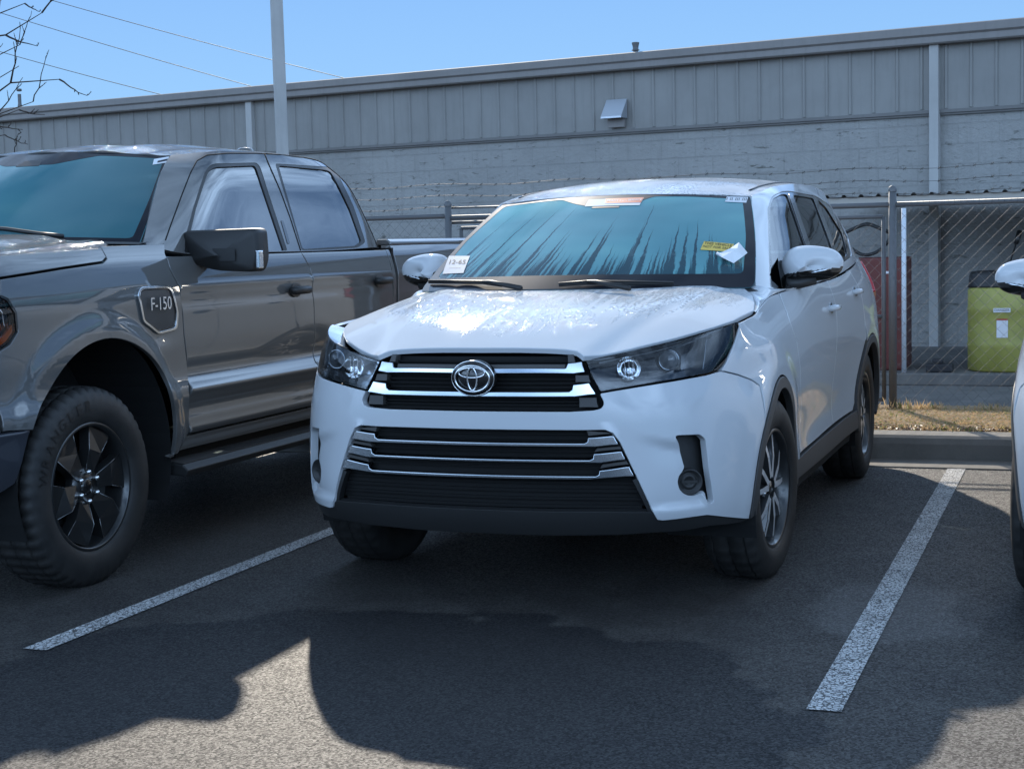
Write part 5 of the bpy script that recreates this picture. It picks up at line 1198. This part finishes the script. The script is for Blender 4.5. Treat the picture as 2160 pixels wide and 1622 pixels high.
    for i, w_ in enumerate(win): panel(['front_window', 'rear_window', 'quarter_window'][i], SG, w_, M['glass_dark'] if i else M['glass_mid'], root, both=True, d=-.010, thick=.004, gap=0, res=.06)
    q = SG.px(dens([(1664, 409), (1672, 410), (1710, 520), (1725, 576), (1718, 578), (1701, 520)], 8, True)); panel('pillar_sheen', SG, q, M['rim_mid'], root, both=True, d=.001, thick=.012, gap=0)  # paler strip: reflection on the gloss black pillar put in as a panel
    # ---------- door mirrors
    oc = spl([(1650, 600), (1646, 575), (1653, 545), (1668, 526), (1700, 518), (1738, 521), (1768, 533), (1779, 552), (1771, 576), (1745, 590), (1700, 598), (1672, 604)], 88, True)
    oc = [(q[0], q[2]) for q in (at_y(u, v, 1.83) for u, v in oc)]; cx, cz = np.mean([q[0] for q in oc]), np.mean([q[1] for q in oc])
    for s in (1, -1):
        rings = [(.80, .045), (.95, .030), (1.0, 0)]+[(cos(a), -.105*sin(a)) for a in np.linspace(.12, pi/2-.05, 14)]+[(.0005, -.1055)]
        vs = []; n = len(oc)
        for k, dy in rings:
            for x, z in oc: vs.append((s*(cx+(x-cx)*k), 1.83+dy+(x-cx)*.25*(.045-dy)/.17, cz+(z-cz)*k))
        capm, low = MB(), MB(); V = np.array(vs)
        fa = [(j*n+i, j*n+(i+1) % n, (j+1)*n+(i+1) % n, (j+1)*n+i) for j in range(len(rings)-1) for i in range(n)]
        def spz(x): return cz-.022+ (abs(x)-cx)*.10
        up_ = [fq for fq in fa if V[list(fq)][:, 2].mean() > spz(V[list(fq)][:, 0].mean())]; dn = [fq for fq in fa if fq not in set(up_)]
        capm.add(vs, up_, 0, True); mo = capm.build('door_mirror', wh, root); low.add([(x, y+.0, z) for x, y, z in vs], dn, 0, True); low.build('mirror_lower', M['gloss_black'], mo)
        mb = MB(); mb.add([vs[i] for i in range(n)], [tuple(range(n))]); mb.build('mirror_glass', M['chrome'], mo)
        mb = MB(); mb.tube([(s*.845, 1.72, 1.175), (s*.90, 1.755, 1.180), (s*.97, 1.79, 1.195)], [.028, .026, .024], 10); mb.add([(s*.86, 1.58, 1.155), (s*.87, 1.80, 1.155), (s*.80, 1.80, 1.30), (s*.835, 1.62, 1.26), (s*.845, 1.58, 1.16), (s*.85, 1.8, 1.155)], [(0, 1, 2, 3)]); mb.build('mirror_arm', M['black_plastic'], mo)
        mb = MB(); mb.tube([(s*(cx+.02), 1.745, cz-.030), (s*(cx+.075), 1.765, cz-.020), (s*(cx+.115), 1.80, cz-.004)], [.003, .006, .003], 6); mb.build('turn_signal', M['satin'], mo)
    # ---------- wheels
    wheel(root, .83, .97, 1, .372, .242, .235, 'suv', -4.5); wheel(root, -.83, .97, -1, .372, .242, .235, 'suv', -4.5)
    wheel(root, .83, 3.76, 1, .372, .242, .235, 'suv'); wheel(root, -.83, 3.76, -1, .372, .242, .235, 'suv')
    return root
suv = build_suv((0, 0, 0))
tag(suv, 'white mid-size SUV with dew-covered hood and fogged windshield, centre of the row', 'car', 'white SUVs parked in the row')

# ================================================================== THIRD CAR (right edge of the view)
def respread(root, dx, label):
    c = copy_tree(root); c.location = (dx, root.location[1], 0); tag(c, label, 'car', 'white SUVs parked in the row'); return c
car3 = respread(suv, 2.845, 'second white SUV, cut off at the right edge beyond the parking line')
for ch in list(car3.children_recursive):
    if ch.name.split('.')[0] in ('price_tag', 'notice_sticker', 'dealer_sticker', 'inventory_label', 'dealer_sticker_band', 'lettering', 'emblem', 'emblem_base', 'emblem_rings') and not (ch.parent and ch.parent.name.startswith('wheel')):
        bpy.data.objects.remove(ch)
for ch in car3.children:
    if ch.name.split('.')[0] == 'door_mirror': ch.location = (.0, -.02, -.075)

# ================================================================== GREY PICKUP
TX = -2.77
def truck_surfaces():
    off = (TX, 0, 0); zr = [.46, .56, .68, .755, .80, .95, 1.10, 1.20, 1.28, 1.37, 1.43]
    side = [.960, .990, 1.000, 1.006, .992, .992, .998, 1.003, .990, .962, .925]
    cols = []
    def C(y, xs=None, dx=0.0, ys=None, zt=None):
        xs_ = xs or [q+dx for q in side]; z_ = list(zr)
        if zt: z_ = z_[:-1]+[zt]
        cols.append([(x, (ys[i] if ys else y), z) for i, (x, z) in enumerate(zip(xs_, z_))])
    def F(x, y0): cols.append([(x*(1.0 if z < 1.3 else .97), y0+(.05 if z > 1.3 else 0)+(.02 if z > 1.2 else 0)-(.06 if z < .76 else 0), z) for z in zr])
    F(0, -.80); F(.4, -.79); F(.72, -.73)
    cols.append([(q*.92, -.63+(.03 if z > 1.25 else 0)-(.03 if z < .76 else 0), z) for q, z in zip(side, zr)])
    cols.append([(q*.975, -.47+(.01 if z > 1.25 else 0), z) for q, z in zip(side, zr)])
    C(-.25, dx=-.008); C(.15, dx=.004); C(.55, dx=.002); C(.95); C(1.6); C(2.3); C(3.0); C(3.35); C(3.85, dx=.006); C(4.4); C(5.0)
    A = np.array(cols); mid = A[:, 5]; ku = np.concatenate([[0], np.cumsum(np.linalg.norm(np.diff(mid, axis=0), axis=1))])
    mir_ = A[1:][::-1].copy(); mir_[:, :, 0] *= -1
    B = Surf(np.concatenate([mir_, A]).transpose(1, 0, 2), np.concatenate([-ku[1:][::-1], ku]), zr, off=off, nu=560, nv=120)
    xs = [0, .35, .6, .78, .88, .94]; ys = [-.80, -.6, -.3, 0, .4, .75]
    Z = [[1.27, 1.375, 1.42, 1.44, 1.465, 1.48], [1.27, 1.375, 1.42, 1.44, 1.465, 1.48], [1.26, 1.365, 1.41, 1.43, 1.455, 1.47], [1.25, 1.355, 1.40, 1.42, 1.447, 1.462], [1.235, 1.335, 1.385, 1.41, 1.437, 1.45], [1.19, 1.29, 1.34, 1.37, 1.40, 1.41]]
    xx = [-q for q in xs[1:][::-1]]+xs; ZZ = Z[1:][::-1]+Z
    H = Surf([[(xx[i], ys[j], ZZ[i][j]) for i in range(len(xx))] for j in range(len(ys))], xx, ys, off=off)
    f = [-1, -.6, 0, .6, 1]; rows = []
    for tt in (-.04, 0, .33, .66, 1.0, 1.03):
        row = []
        for q in f:
            b = np.array([.882*q, .50+.22*abs(q)**2.2, 1.455-.025*q*q]); e = np.array([.652*q, 1.25+.12*abs(q)**2, 1.893-.035*q*q]); p = b+(e-b)*tt; bul = 4*tt*(1-tt); rows_ = p+np.array([.012*q*bul, -.007*bul, .008*bul]); row.append(tuple(rows_))
        rows.append(row)
    W = Surf(rows, f, [-.04, 0, .33, .66, 1.0, 1.03], off=off, nu=160, nv=90)
    G = [[(.895, .73, 1.43), (.945, .95, 1.385), (.962, 1.5, 1.375), (.962, 2.1, 1.375), (.955, 2.7, 1.378), (.935, 3.10, 1.385), (.880, 3.27, 1.385), (.70, 3.33, 1.385)],
         [(.840, .87, 1.545), (.903, 1.10, 1.52), (.912, 1.55, 1.52), (.912, 2.1, 1.52), (.905, 2.7, 1.52), (.885, 3.09, 1.52), (.835, 3.24, 1.52), (.68, 3.30, 1.52)],
         [(.780, 1.035, 1.68), (.848, 1.27, 1.67), (.862, 1.65, 1.67), (.862, 2.1, 1.67), (.855, 2.7, 1.67), (.832, 3.06, 1.67), (.780, 3.20, 1.67), (.64, 3.25, 1.67)],
         [(.712, 1.225, 1.805), (.775, 1.45, 1.805), (.797, 1.75, 1.815), (.800, 2.15, 1.822), (.795, 2.7, 1.820), (.772, 3.00, 1.805), (.720, 3.13, 1.79), (.60, 3.17, 1.78)],
         [(.668, 1.36, 1.862), (.705, 1.60, 1.885), (.722, 1.80, 1.900), (.726, 2.15, 1.908), (.720, 2.7, 1.900), (.700, 2.95, 1.880), (.66, 3.05, 1.865), (.56, 3.08, 1.86)]]
    G = Surf(G, [0, .25, .72, 1.25, 1.85, 2.25, 2.43, 2.62], [0, .16, .32, .46, .54], off=off, nu=260, nv=80)
    f = [-1, -.8, -.4, 0, .4, .8, 1]
    rr = [(.668, 1.245, .12, 1.895, 1.860), (.700, 1.50, .11, 1.930, 1.883), (.724, 1.85, .04, 1.955, 1.903), (.727, 2.25, 0, 1.960, 1.908), (.72, 2.7, 0, 1.950, 1.900), (.66, 3.05, 0, 1.920, 1.864)]
    rows = [[(a*q, y+c*q*q, ze+(zc-ze)*(1-abs(q)**2.4)) for q in f] for a, y, c, zc, ze in rr]
    T = Surf(rows, [a*.72 for a in f], [q[1] for q in rr], off=off, nu=120, nv=120)
    return B, H, W, G, T
def build_truck():
    B, H, W, G, T = truck_surfaces(); root = empty('pickup_truck', (TX, 0, 0))
    tag(root, 'dark grey crew-cab pickup with black mirrors and side step, nose towards the viewer', 'pickup')
    gm = M['grey']; P = lambda pts, st=14: B.px(dens(pts, st, False)); mir = lambda uv: [(-u, v) for u, v in uv]
    # shared outlines, traced on the visible side
    gapF = [(349, 507), (349, 535), (360, 570), (379, 606), (385, 650), (389, 709), (395, 762), (401, 838), (399, 912)]
    gf = P(gapF); gf[0] = (gf[0][0], 1.43)
    arch = spl([(64, 907), (70, 888), (88, 842), (118, 788), (165, 738), (225, 715), (285, 732), (328, 772), (352, 822), (362, 872), (362, 932), (352, 980)], 60)
    ar = P(arch); ar = [(u, max(v, .47)) for u, v in ar]
    hg = P([(0, 588), (70, 577), (136, 566), (217, 554), (225, 545)])[0:]; hgt = [(hg[-1][0]+.0, 1.425)]
    fu = hg[0][0]-.30
    hl0 = B.yz([(-.30, 1.18), (-.34, 1.05), (-.42, .97)])
    bz = .712
    def fdisp(V, p):
        r = np.hypot((p[:, 1]-.20)*.98, p[:, 2]-.50); q_ = np.clip((.665-r)/.10, 0, 1); a = .022*q_*q_*(3-2*q_)*np.clip((p[:, 1]+.40)/.16, 0, 1); k = (p[:, 0] > .8)
        scoop = -.012*np.exp(-((p[:, 1]-.70)/.10)**2)*np.exp(-((p[:, 2]-1.02)/.05)**2)
        return (a+scoop)*k
    nose = [(fu-.02, 1.30), (fu+.0, 1.30)]
    fend = hg+hgt+[(gf[0][0], 1.43)]+gf[1:]+B.yz([(.85, .50), (.80, .47)])+ar[::-1]+B.yz([(-.44, .715)])+P([(0, 740), (22, 726), (38, 700), (34, 660), (18, 632), (0, 624)])
    panel('fender', B, fend, gm, root, both=True, thick=.02, res=.02, gap=.0022, disp=fdisp, edge=.004)
    uh = B.yz([(-.47, 1.0)])[0][0]
    # headlight
    hlp = P([(0, 738), (20, 724), (35, 700), (31, 661), (15, 634), (0, 627)]); hlp = hlp+[(uh-.30, 1.22), (uh-.30, .96)]
    for s in (1, -1):
        f = (lambda q: q) if s > 0 else mir
        hh = panel('headlight', B, f(hlp), M['chrome'], root, d=-.030, thick=.01, rim=False); panel('lens', B, f(hlp), M['lens'], hh, d=-.002, thick=.02, edge=.004)
        ap = P([(0, 735), (18, 721), (32, 700), (30, 685), (14, 705), (0, 716)])+[(uh-.10, .985), (uh-.10, .965)]; panel('side_marker', B, f(ap), M['amber'], hh, d=-.010, thick=.012)
        edge_ = P([(0, 628), (14, 635), (30, 661), (34, 700), (38, 700), (35, 659), (18, 631), (0, 623)]); panel('lamp_bezel', B, f(edge_), M['satin'] if False else M['gloss_black'], hh, d=.001, thick=.02)
    # nose: grille and bumper
    gr_ = [(0, .80), (uh-.34, .80), (uh-.32, 1.26), (0, 1.27)]; panel('grille', B, gr_+mir(gr_[1:3])[::-1], M['black_plastic'], root, d=-.01, thick=.04, res=.06)
    pan = [(0, 1.275), (uh-.30, 1.265), (uh-.30, 1.23), (uh-.02, 1.24), (hg[0][0], hg[0][1]), (hg[0][0], 1.33), (uh-.1, 1.36), (0, 1.36)]; panel('nose_panel', B, pan+mir(pan[1:-1])[::-1], gm, root, thick=.03, res=.06)
    bu = [(0, .46), (uh, .46), (B.yz([(-.44, .6)])[0][0]+.03, .48), (B.yz([(-.36, .6)])[0][0], .50), (B.yz([(-.30, .6)])[0][0], .66), (B.yz([(-.29, .65)])[0][0], .712), (uh-.1, .712), (0, .712)]
    panel('front_bumper', B, bu+mir(bu[1:-1])[::-1], paint('dark_bumper_paint', (.045, .048, .058), 0.2, 0.5), root, d=.012, thick=.05, res=.05, edge=.012)
    lowp = [(uh-.32, .715), (uh+.02, .715), (uh+.02, .95), (uh-.3, .95)]
    for s in (1, -1): panel('corner_fascia', B, lowp if s > 0 else mir(lowp), gm, root, thick=.03, res=.06)
    # doors
    gapB = [(634, 530), (654, 564), (660, 594), (663, 650), (665, 753), (669, 793)]
    gb_ = P(gapB); gb_ += [(gb_[-1][0]+.004, .55)]; yC = B.yz([(3.265, 1.0)])[0][0]; yCl = B.yz([(3.24, .6)])[0][0]
    def ddisp(V, p):
        z = p[:, 2]; y = p[:, 1]; up = .772+.0*y; k = 1/(1+np.exp(-(y-1.02)/.03)) if False else 1.0
        ridge = .016*np.exp(-((z-.752)/.020)**2)-.012*np.exp(-((z-.83)/.045)**2)
        lower = -.020*np.exp(-((z-.66)/.045)**2)
        sh = .006*np.exp(-((z-1.225)/.012)**2)-.006*np.exp(-((z-1.16)/.035)**2)
        bott = .012*np.exp(-((z-.565)/.012)**2)
        return ridge+lower+sh+bott
    d1 = gf[2:]+[(gb_[-1][0], .545)]+gb_[::-1][1:]+[(gb_[0][0], 1.372), (gf[3][0], 1.372)]
    zbot = .545
    d1 = [q for q in gf if q[1] < 1.372 and q[1] > zbot]; d1 = [(d1[0][0]-.02, 1.372)]+d1+[(d1[-1][0], zbot)]+[(gb_[-1][0], zbot)]+[q for q in gb_[::-1] if q[1] > zbot+.01 and q[1] < 1.37]+[(gb_[0][0], 1.372)]
    fd = panel('front_door', B, d1, gm, root, both=True, thick=.02, res=.022, gap=.0022, disp=ddisp, edge=.004)
    gbu = [q for q in gb_ if q[1] < 1.37 and q[1] > zbot+.01]
    d2 = [(gb_[0][0], 1.372)]+gbu+[(gb_[-1][0], zbot), (yCl-.25, zbot), (yCl-.10, .60), (yC-.04, .78), (yC-.03, 1.1), (yC-.045, 1.372)]
    panel('rear_door', B, d2, gm, root, both=True, thick=.02, res=.022, gap=.0022, disp=ddisp, edge=.004)
    cp = [(yC-.045, 1.372), (yC-.03, 1.1), (yC-.04, .78), (yCl-.10, .60), (yCl-.25, zbot), (yC, zbot), (yC+.02, 1.0), (yC+.0, 1.372)]
    panel('cab_corner', B, cp, gm, root, both=True, thick=.02, res=.03, gap=.002)
    rk = [(gf[-1][0]-.06, .47), (yC, .47), (yC, .535), (gf[-1][0]-.02, .535)]; panel('rocker', B, rk, gm, root, both=True, d=-.006, thick=.03, res=.06)
    # bed
    yb = yC+.045; barch = arcp(3.86, .46, .56, 178, 2, 24); ba = B.yz(barch); ub = B.ku[-1]-.005
    bd = [(yb, 1.40), (yb, .54)]+[(ba[0][0]-.03, .54)]+[(u, max(v, .50)) for u, v in ba]+[(ba[-1][0]+.03, .56), (ub, .60), (ub, 1.40)]
    panel('bed_side', B, bd, gm, root, both=True, thick=.04, res=.04, edge=.004, disp=lambda V, p: .006*np.exp(-((p[:, 2]-1.225)/.012)**2)-.006*np.exp(-((p[:, 2]-1.16)/.035)**2))
    for s in (1, -1):
        mb = MB(); mb.prism([(s*.955, 1.395), (s*.950, 1.418), (s*.925, 1.432), (s*.86, 1.432), (s*.85, 1.395)], 3.315, 5.02, 'y'); mb.build('bed_rail', gm, root, bevel=.008)
    mb = MB(); mb.box((-.86, 3.33, .75), (.86, 5.0, .80)); mb.box((-.86, 3.33, .80), (.86, 3.38, 1.40)); mb.box((-.86, 4.97, .80), (.86, 5.02, 1.40)); mb.build('bed_box', gm, root)
    # inner dark shell
    for s in (1, -1):
        f = (lambda q: q) if s > 0 else mir
        sh = [(gf[3][0]-.04, 1.36), (gf[-1][0]-.05, .50), (yb+.05, .50), (yb+.1, .7), (yb+.1, 1.36)]; panel('inner_shell', B, f(sh), M['void'], root, d=-.045, thick=.005, rim=False, res=.1)
        mb = MB(); n = 30; prof = [(.20+.56*cos(radians(a)), .50+.56*sin(radians(a))) for a in np.linspace(205, -25, n)]
        vs = [(.975*s, y, z) for y, z in prof]+[(.55*s, y, z) for y, z in prof]; mb.add(vs, [(i, i+1, n+i+1, n+i) for i in range(n-1)]+[tuple(range(n, 2*n))]); mb.build('wheel_well', M['void'], root)
        mb = MB(); prof = [(3.86+.57*cos(radians(a)), .46+.57*sin(radians(a))) for a in np.linspace(195, -15, n)]
        vs = [(.96*s, y, z) for y, z in prof]+[(.55*s, y, z) for y, z in prof]; mb.add(vs, [(i, i+1, n+i+1, n+i) for i in range(n-1)]+[tuple(range(n, 2*n))]); mb.build('wheel_well', M['void'], root)
    mb = MB(); mb.box((-.60, -.6, .34), (.60, 4.9, .52)); mb.box((-.88, .95, .42), (.88, 3.2, .52)); mb.box((-.54, -.7, .5), (.54, .7, 1.2)); mb.build('underbody', M['void'], root)
    # step board
    for s in (1, -1):
        mb = MB(); mb.prism([(.90*s, .425), (1.005*s, .415), (1.035*s, .390), (1.02*s, .360), (.90*s, .368)], .80, 3.15, 'y'); st = mb.build('side_step', M['black_plastic'], root, bevel=.006)
        mb = MB()
        for k in range(34): y = 1.25+k*.05; mb.hexa([(.93*s, y, .4215), (1.0*s, y+.012, .414), (1.0*s, y+.032, .414), (.93*s, y+.020, .4215), (.93*s, y, .4285), (1.0*s, y+.012, .421), (1.0*s, y+.032, .421), (.93*s, y+.020, .4285)])
        tr_ = mb.build('step_tread', M['rubber_trim'], st)
        mb = MB(); mb.hexa([(.905*s, .82, .4265), (1.002*s, .82, .4165), (1.002*s, 3.13, .4165), (.905*s, 3.13, .4265), (.905*s, .82, .430), (1.002*s, .82, .420), (1.002*s, 3.13, .420), (.905*s, 3.13, .430)]); mb.build('step_cover', M['cladding'], st)
        for y in (1.05, 2.0, 2.95):
            mb = MB(); mb.box((min(.70*s, .93*s), y-.03, .38), (max(.70*s, .93*s), y+.03, .42)); mb.build('step_bracket', M['void'], st)
    # handles
    for u, v in ((624, 612), (800, 592)):
        uv = B.px([(u, v)])[0]; p = B.ev(*uv)[0]
        for s in (1, -1):
            x0 = p[0]*s; mb = MB(); mb.tube([(x0+.012*s, p[1]-.085, p[2]), (x0+.040*s, p[1]-.075, p[2]), (x0+.046*s, p[1], p[2]), (x0+.040*s, p[1]+.07, p[2]), (x0+.012*s, p[1]+.08, p[2])], [.020, .021, .021, .021, .019], 10); h_ = mb.build('door_handle', M['black_plastic'], root)
            c_ = B.yz([(p[1]+.065*cos(a), p[2]+.040*sin(a)) for a in np.linspace(0, 2*pi, 20, endpoint=False)]); panel('handle_cup', B, c_ if s > 0 else mir(c_), M['cladding'], h_, d=.0055, thick=.006, res=.03)
    # fender badge with its bright outline
    bo = rnd([(287, 621), (293, 607), (351, 604), (361, 614), (372, 658), (371, 694), (336, 705), (299, 679)], 7, 3); c0 = np.mean(np.array(bo), 0)
    bi = [tuple(c0+(np.array(q)-c0)*.93) for q in bo]; bj = [tuple(c0+(np.array(q)-c0)*.86) for q in bo]
    bU, bI, bJ = B.px(bo), B.px(bi), B.px(bj)
    bp_ = panel('badge_plate', B, bI, M['cladding'], root, d=.004, thick=.004, res=.03, gap=0, disp=fdisp)
    panel('badge_outline', B, bU, M['satin'], bp_, holes=[bI], d=.012, thick=.012, gap=0, res=.03, edge=.003, disp=fdisp); panel('badge_groove', B, bI, M['gloss_black'], bp_, holes=[bJ], d=.006, thick=.004, gap=0, res=.03, disp=fdisp)
    uvb = B.px([(329, 642)])[0]; p = B.ev(*uvb)[0]; v_, f_ = text_geo('F-150', .072); mb = MB(); mb.add([(p[0]+.019, p[1]+x*1.05+.01, p[2]+y*1.15) for x, y, z in v_], f_); lt_ = mb.build('lettering', M['satin'], bp_)
    sld = lt_.modifiers.new('depth', 'SOLIDIFY'); sld.thickness = .006; sld.offset = 0
    # hood
    xs_ = [.925, .915, .90, .88]; hp = [(0, -.70), (.6, -.66), (.84, -.52), (.93, -.35), (.935, 0), (.93, .36), (.90, .44), (.60, .44), (0, .40)]; hp = [(x, y) for x, y in hp]
    panel('hood', H, hp+[(-x, y) for x, y in hp[1:-1]][::-1], M['grey_wet'], root, thick=.02, res=.05, gap=0, edge=.004, disp=lambda V, p: .018/(1+np.exp((np.abs(V[:, 0])-.62)/.02)))
    sd = hg+[(hg[-1][0]-.004, 1.40)]+[(u, 1.405) for u, v in hg[:-1]][::-1]
    panel('hood_side', B, [(u, v+.004) for u, v in hg]+[(hg[-1][0], 1.415), (hg[0][0]-.2, 1.385), (hg[0][0]-.25, 1.33)], gm, root, both=True, thick=.02, res=.03)
    mb = MB(); vs = []; m_ = 14
    for q in np.linspace(-1, 1, 31): vs.append((.915*q, .40+.26*abs(q)**2, 1.447-.02*q*q))
    for q in np.linspace(-1, 1, 31): vs.append((.91*q, .54+.22*abs(q)**2.2, 1.462-.026*q*q))
    mb.add(vs, [(i, i+1, 32+i, 31+i) for i in range(30)], 0, True); mb.build('cowl', M['black_plastic'], root)
    # cab
    wc = [(-1, 0), (0, 0), (1, 0), (1, .5), (.995, 1.0), (0, 1.012), (-.995, 1.0), (-1, .5)]
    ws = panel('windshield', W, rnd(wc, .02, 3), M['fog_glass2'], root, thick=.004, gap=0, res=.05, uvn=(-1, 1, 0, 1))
    hole = rnd([(-.96, .05), (.955, .05), (.965, .5), (.965, .955), (.50, .955), (.36, .90), (.20, .84), (-.20, .84), (-.36, .90), (-.5, .955), (-.94, .955), (-.94, .5)], .03, 3)
    panel('windshield_border', W, rnd(wc, .02, 3), MATS['ceramic_border'], ws, holes=[hole], d=.0012, thick=.002, gap=.002)
    q = W.px([(325, 337), (372, 336), (369, 349), (322, 349)]); o = panel('inventory_label', W, q, M['paper'], ws, d=.0025, thick=.001, gap=0, rim=False)
    q = W.px([(333, 341), (366, 340), (365, 344), (332, 345)]); panel('barcode', W, q, M['lettering_dark'], o, d=.0032, thick=.0005, gap=0, rim=False)
    q = rnd([(-.10, .83), (.10, .83), (.07, .90), (-.07, .90)], .01, 2); panel('camera_housing', W, q, M['cladding'], ws, d=.002, thick=.001, gap=0)
    mb = MB(); Pn = [W.ev(*W.px([q])[0])[0] for q in ((-60, 487), (20, 493), (90, 503), (140, 508))]; mb.tube([p+np.array([0, -.02, .02]) for p in Pn], .010, 6); mb.build('wiper', M['rubber_trim'], root)
    full = [(0, 0), (.7, 0), (1.4, 0), (2.0, 0), (2.62, 0), (2.62, .54), (1.8, .54), (.9, .54), (0, .54), (0, .27)]
    w1 = [(397, 575), (388, 552), (391, 500), (407, 440), (432, 362), (440, 350), (452, 345), (541, 343), (549, 352), (607, 530), (560, 536), (470, 556)]
    w2 = [(580, 345), (690, 352), (706, 358), (722, 385), (748, 440), (768, 500), (771, 512), (754, 524), (700, 527), (637, 530)]
    W1 = [(400, 560), (396, 545), (400, 500), (414, 440), (437, 368), (443, 358), (455, 352), (536, 349), (541, 354), (600, 530), (560, 532), (470, 548)]
    W2 = [(588, 349), (686, 358), (698, 362), (714, 390), (740, 444), (760, 500), (763, 510), (750, 519), (700, 522), (639, 526)]
    Gp = lambda pts: G.px(dens(rnd(pts, 6, 3), 10, True))
    gv = lambda L_: [(u, max(v, .004)) for u, v in L_]
    a1, a2 = gv(Gp(w1)), gv(Gp(w2)); b1, b2 = gv(Gp(W1)), gv(Gp(W2))
    panel('cab_frame', G, full, gm, root, both=True, holes=[a1, a2], thick=.02, gap=0, res=.04)
    for a_, b_, nm in ((a1, b1, 'front_window'), (a2, b2, 'rear_window')):
        panel('window_seal', G, a_, M['rubber_trim'], root, both=True, holes=[b_], d=-.002, thick=.012, gap=0, res=.05)
        panel(nm, G, b_, M['glass_truck'], root, both=True, d=-.008, thick=.004, gap=0, res=.06)
    # door shut lines above the belt, as fine dark seams
    def seam(pts, name='door_seam'):
        uv = G.px(dens(pts, 8, False)); n_ = G.nrm(np.array([q[0] for q in uv]), np.array([q[1] for q in uv])); pp = G.ev(np.array([q[0] for q in uv]), np.array([q[1] for q in uv]))+n_*.0006
        for s in (1, -1):
            mb = MB(); mb.tube([(p[0]*s, p[1], p[2]) for p in pp], .0032, 5); mb.build(name, M['void'], root)
    seam([(349, 507), (362, 470), (385, 408), (402, 365), (415, 340), (436, 328), (480, 324), (540, 324), (558, 325)])
    seam([(558, 325), (566, 345), (590, 400), (612, 460), (628, 510), (634, 529)]); seam([(558, 325), (650, 330), (700, 338), (722, 348), (740, 378), (770, 440), (797, 505), (812, 545)])
    q = G.px(rnd([(592, 466), (597, 466), (611, 514), (606, 515)], 2, 2)); panel('entry_keypad', G, q, M['gloss_black'], root, d=.003, thick=.004, gap=0)
    uv = [(-.72, 1.245), (0, 1.245), (.72, 1.245), (.72, 3.05), (-.72, 3.05)]; rf = panel('roof', T, uv, M['grey_wet'], root, thick=.02, gap=0, res=.06, disp=lambda V, p: .006*np.cos(V[:, 0]*18)*(np.abs(V[:, 0]) < .6)-.005*np.exp(-((np.abs(V[:, 0])-.66)/.012)**2))
    mb = MB(); mb.lathe([(.05, 0), (.05, .02), (.03, .032), (.001, .036)], 20, c=(.30, 2.75, 1.945)); mb.build('roof_antenna', gm, rf)
    mb = MB(); mb.add([(-.60, 3.09, 1.84), (.60, 3.09, 1.84), (.70, 3.33, 1.38), (-.70, 3.33, 1.38)], [(0, 1, 2, 3)]); mb.build('back_window', M['glass_dark'], root)
    mb = MB(); mb.box((-.97, 3.28, .55), (.97, 3.31, 1.38)) ; mb.build('cab_back', M['void'], root)
    # interior
    mb = MB(); mb.box((-.80, .75, 1.15), (.80, 1.15, 1.36)); mb.build('dashboard', M['interior'], root, bevel=.04)
    for x in (-.42, .42):
        for y in (1.95, 2.85): mb = MB(); mb.box((x-.26, y, .95), (x+.26, y+.14, 1.48)); mb.box((x-.13, y+.04, 1.50), (x+.13, y+.13, 1.68)); mb.build('seat', M['seat'], root, bevel=.04)
    # door mirrors
    oc = rnd([(402, 487), (548, 481), (553, 545), (545, 574), (470, 571), (430, 560), (402, 552)], 12, 4); oc = [(q[0]-TX, q[2]) for q in (at_y(u, v, 1.12) for u, v in oc)]; cx, cz = np.mean([q[0] for q in oc]), np.mean([q[1] for q in oc])
    for s in (1, -1):
        n = len(oc); rings = [(.90, .055), (1.0, .045), (1.0, -.035), (.97, -.055), (.90, -.068), (.001, -.085)]
        vs = [(s*(cx+(x-cx)*k), 1.12+dy+(x-cx)*.12, cz+(z-cz)*k) for k, dy in rings for x, z in oc]
        mb = MB(); mb.add(vs, [(j*n+i, j*n+(i+1) % n, (j+1)*n+(i+1) % n, (j+1)*n+i) for j in range(len(rings)-1) for i in range(n)], 0, True); mo = mb.build('door_mirror', M['black_plastic'], root)
        mb = MB(); mb.add([vs[i] for i in range(n)], [tuple(range(n))]); mb.build('mirror_glass', M['chrome'], mo)
        a0 = at_y(392, 548, .96); a0 = (a0[0]-TX, a0[2])
        mb = MB(); mb.hexa([(s*.88, 1.04, 1.325), (s*(cx+.02), 1.06, 1.335), (s*(cx+.02), 1.15, 1.335), (s*.88, 1.14, 1.325), (s*.88, 1.04, 1.40), (s*(cx+.02), 1.06, 1.42), (s*(cx+.02), 1.15, 1.42), (s*.88, 1.14, 1.40)]); mb.build('mirror_arm', M['black_plastic'], mo, bevel=.012)
        mb = MB(); mb.add([(s*(cx-.03), 1.045, 1.34), (s*(cx+.085), 1.048, 1.34), (s*(cx+.085), 1.048, 1.40), (s*(cx-.03), 1.045, 1.40)], [(0, 1, 2, 3)]); mb.build('fold_cover', M['rubber_trim'], mo)
        mb = MB(); mb.box((min(s*(cx+.176), s*(cx+.194)), 1.075, cz-.065), (max(s*(cx+.176), s*(cx+.194)), 1.125, cz+.02)); mb.build('mirror_signal', M['satin'], mo, bevel=.006)
    wheel(root, .855, .14, 1, .422, .268, .275, 'truck', -2, text=('WRANGLER', .342, radians(166), .066)); wheel(root, -.855, .14, -1, .422, .268, .275, 'truck', -2)
    wheel(root, .855, 3.86, 1, .422, .268, .275, 'truck'); wheel(root, -.855, 3.86, -1, .422, .268, .275, 'truck')
    return root
truck = build_truck()
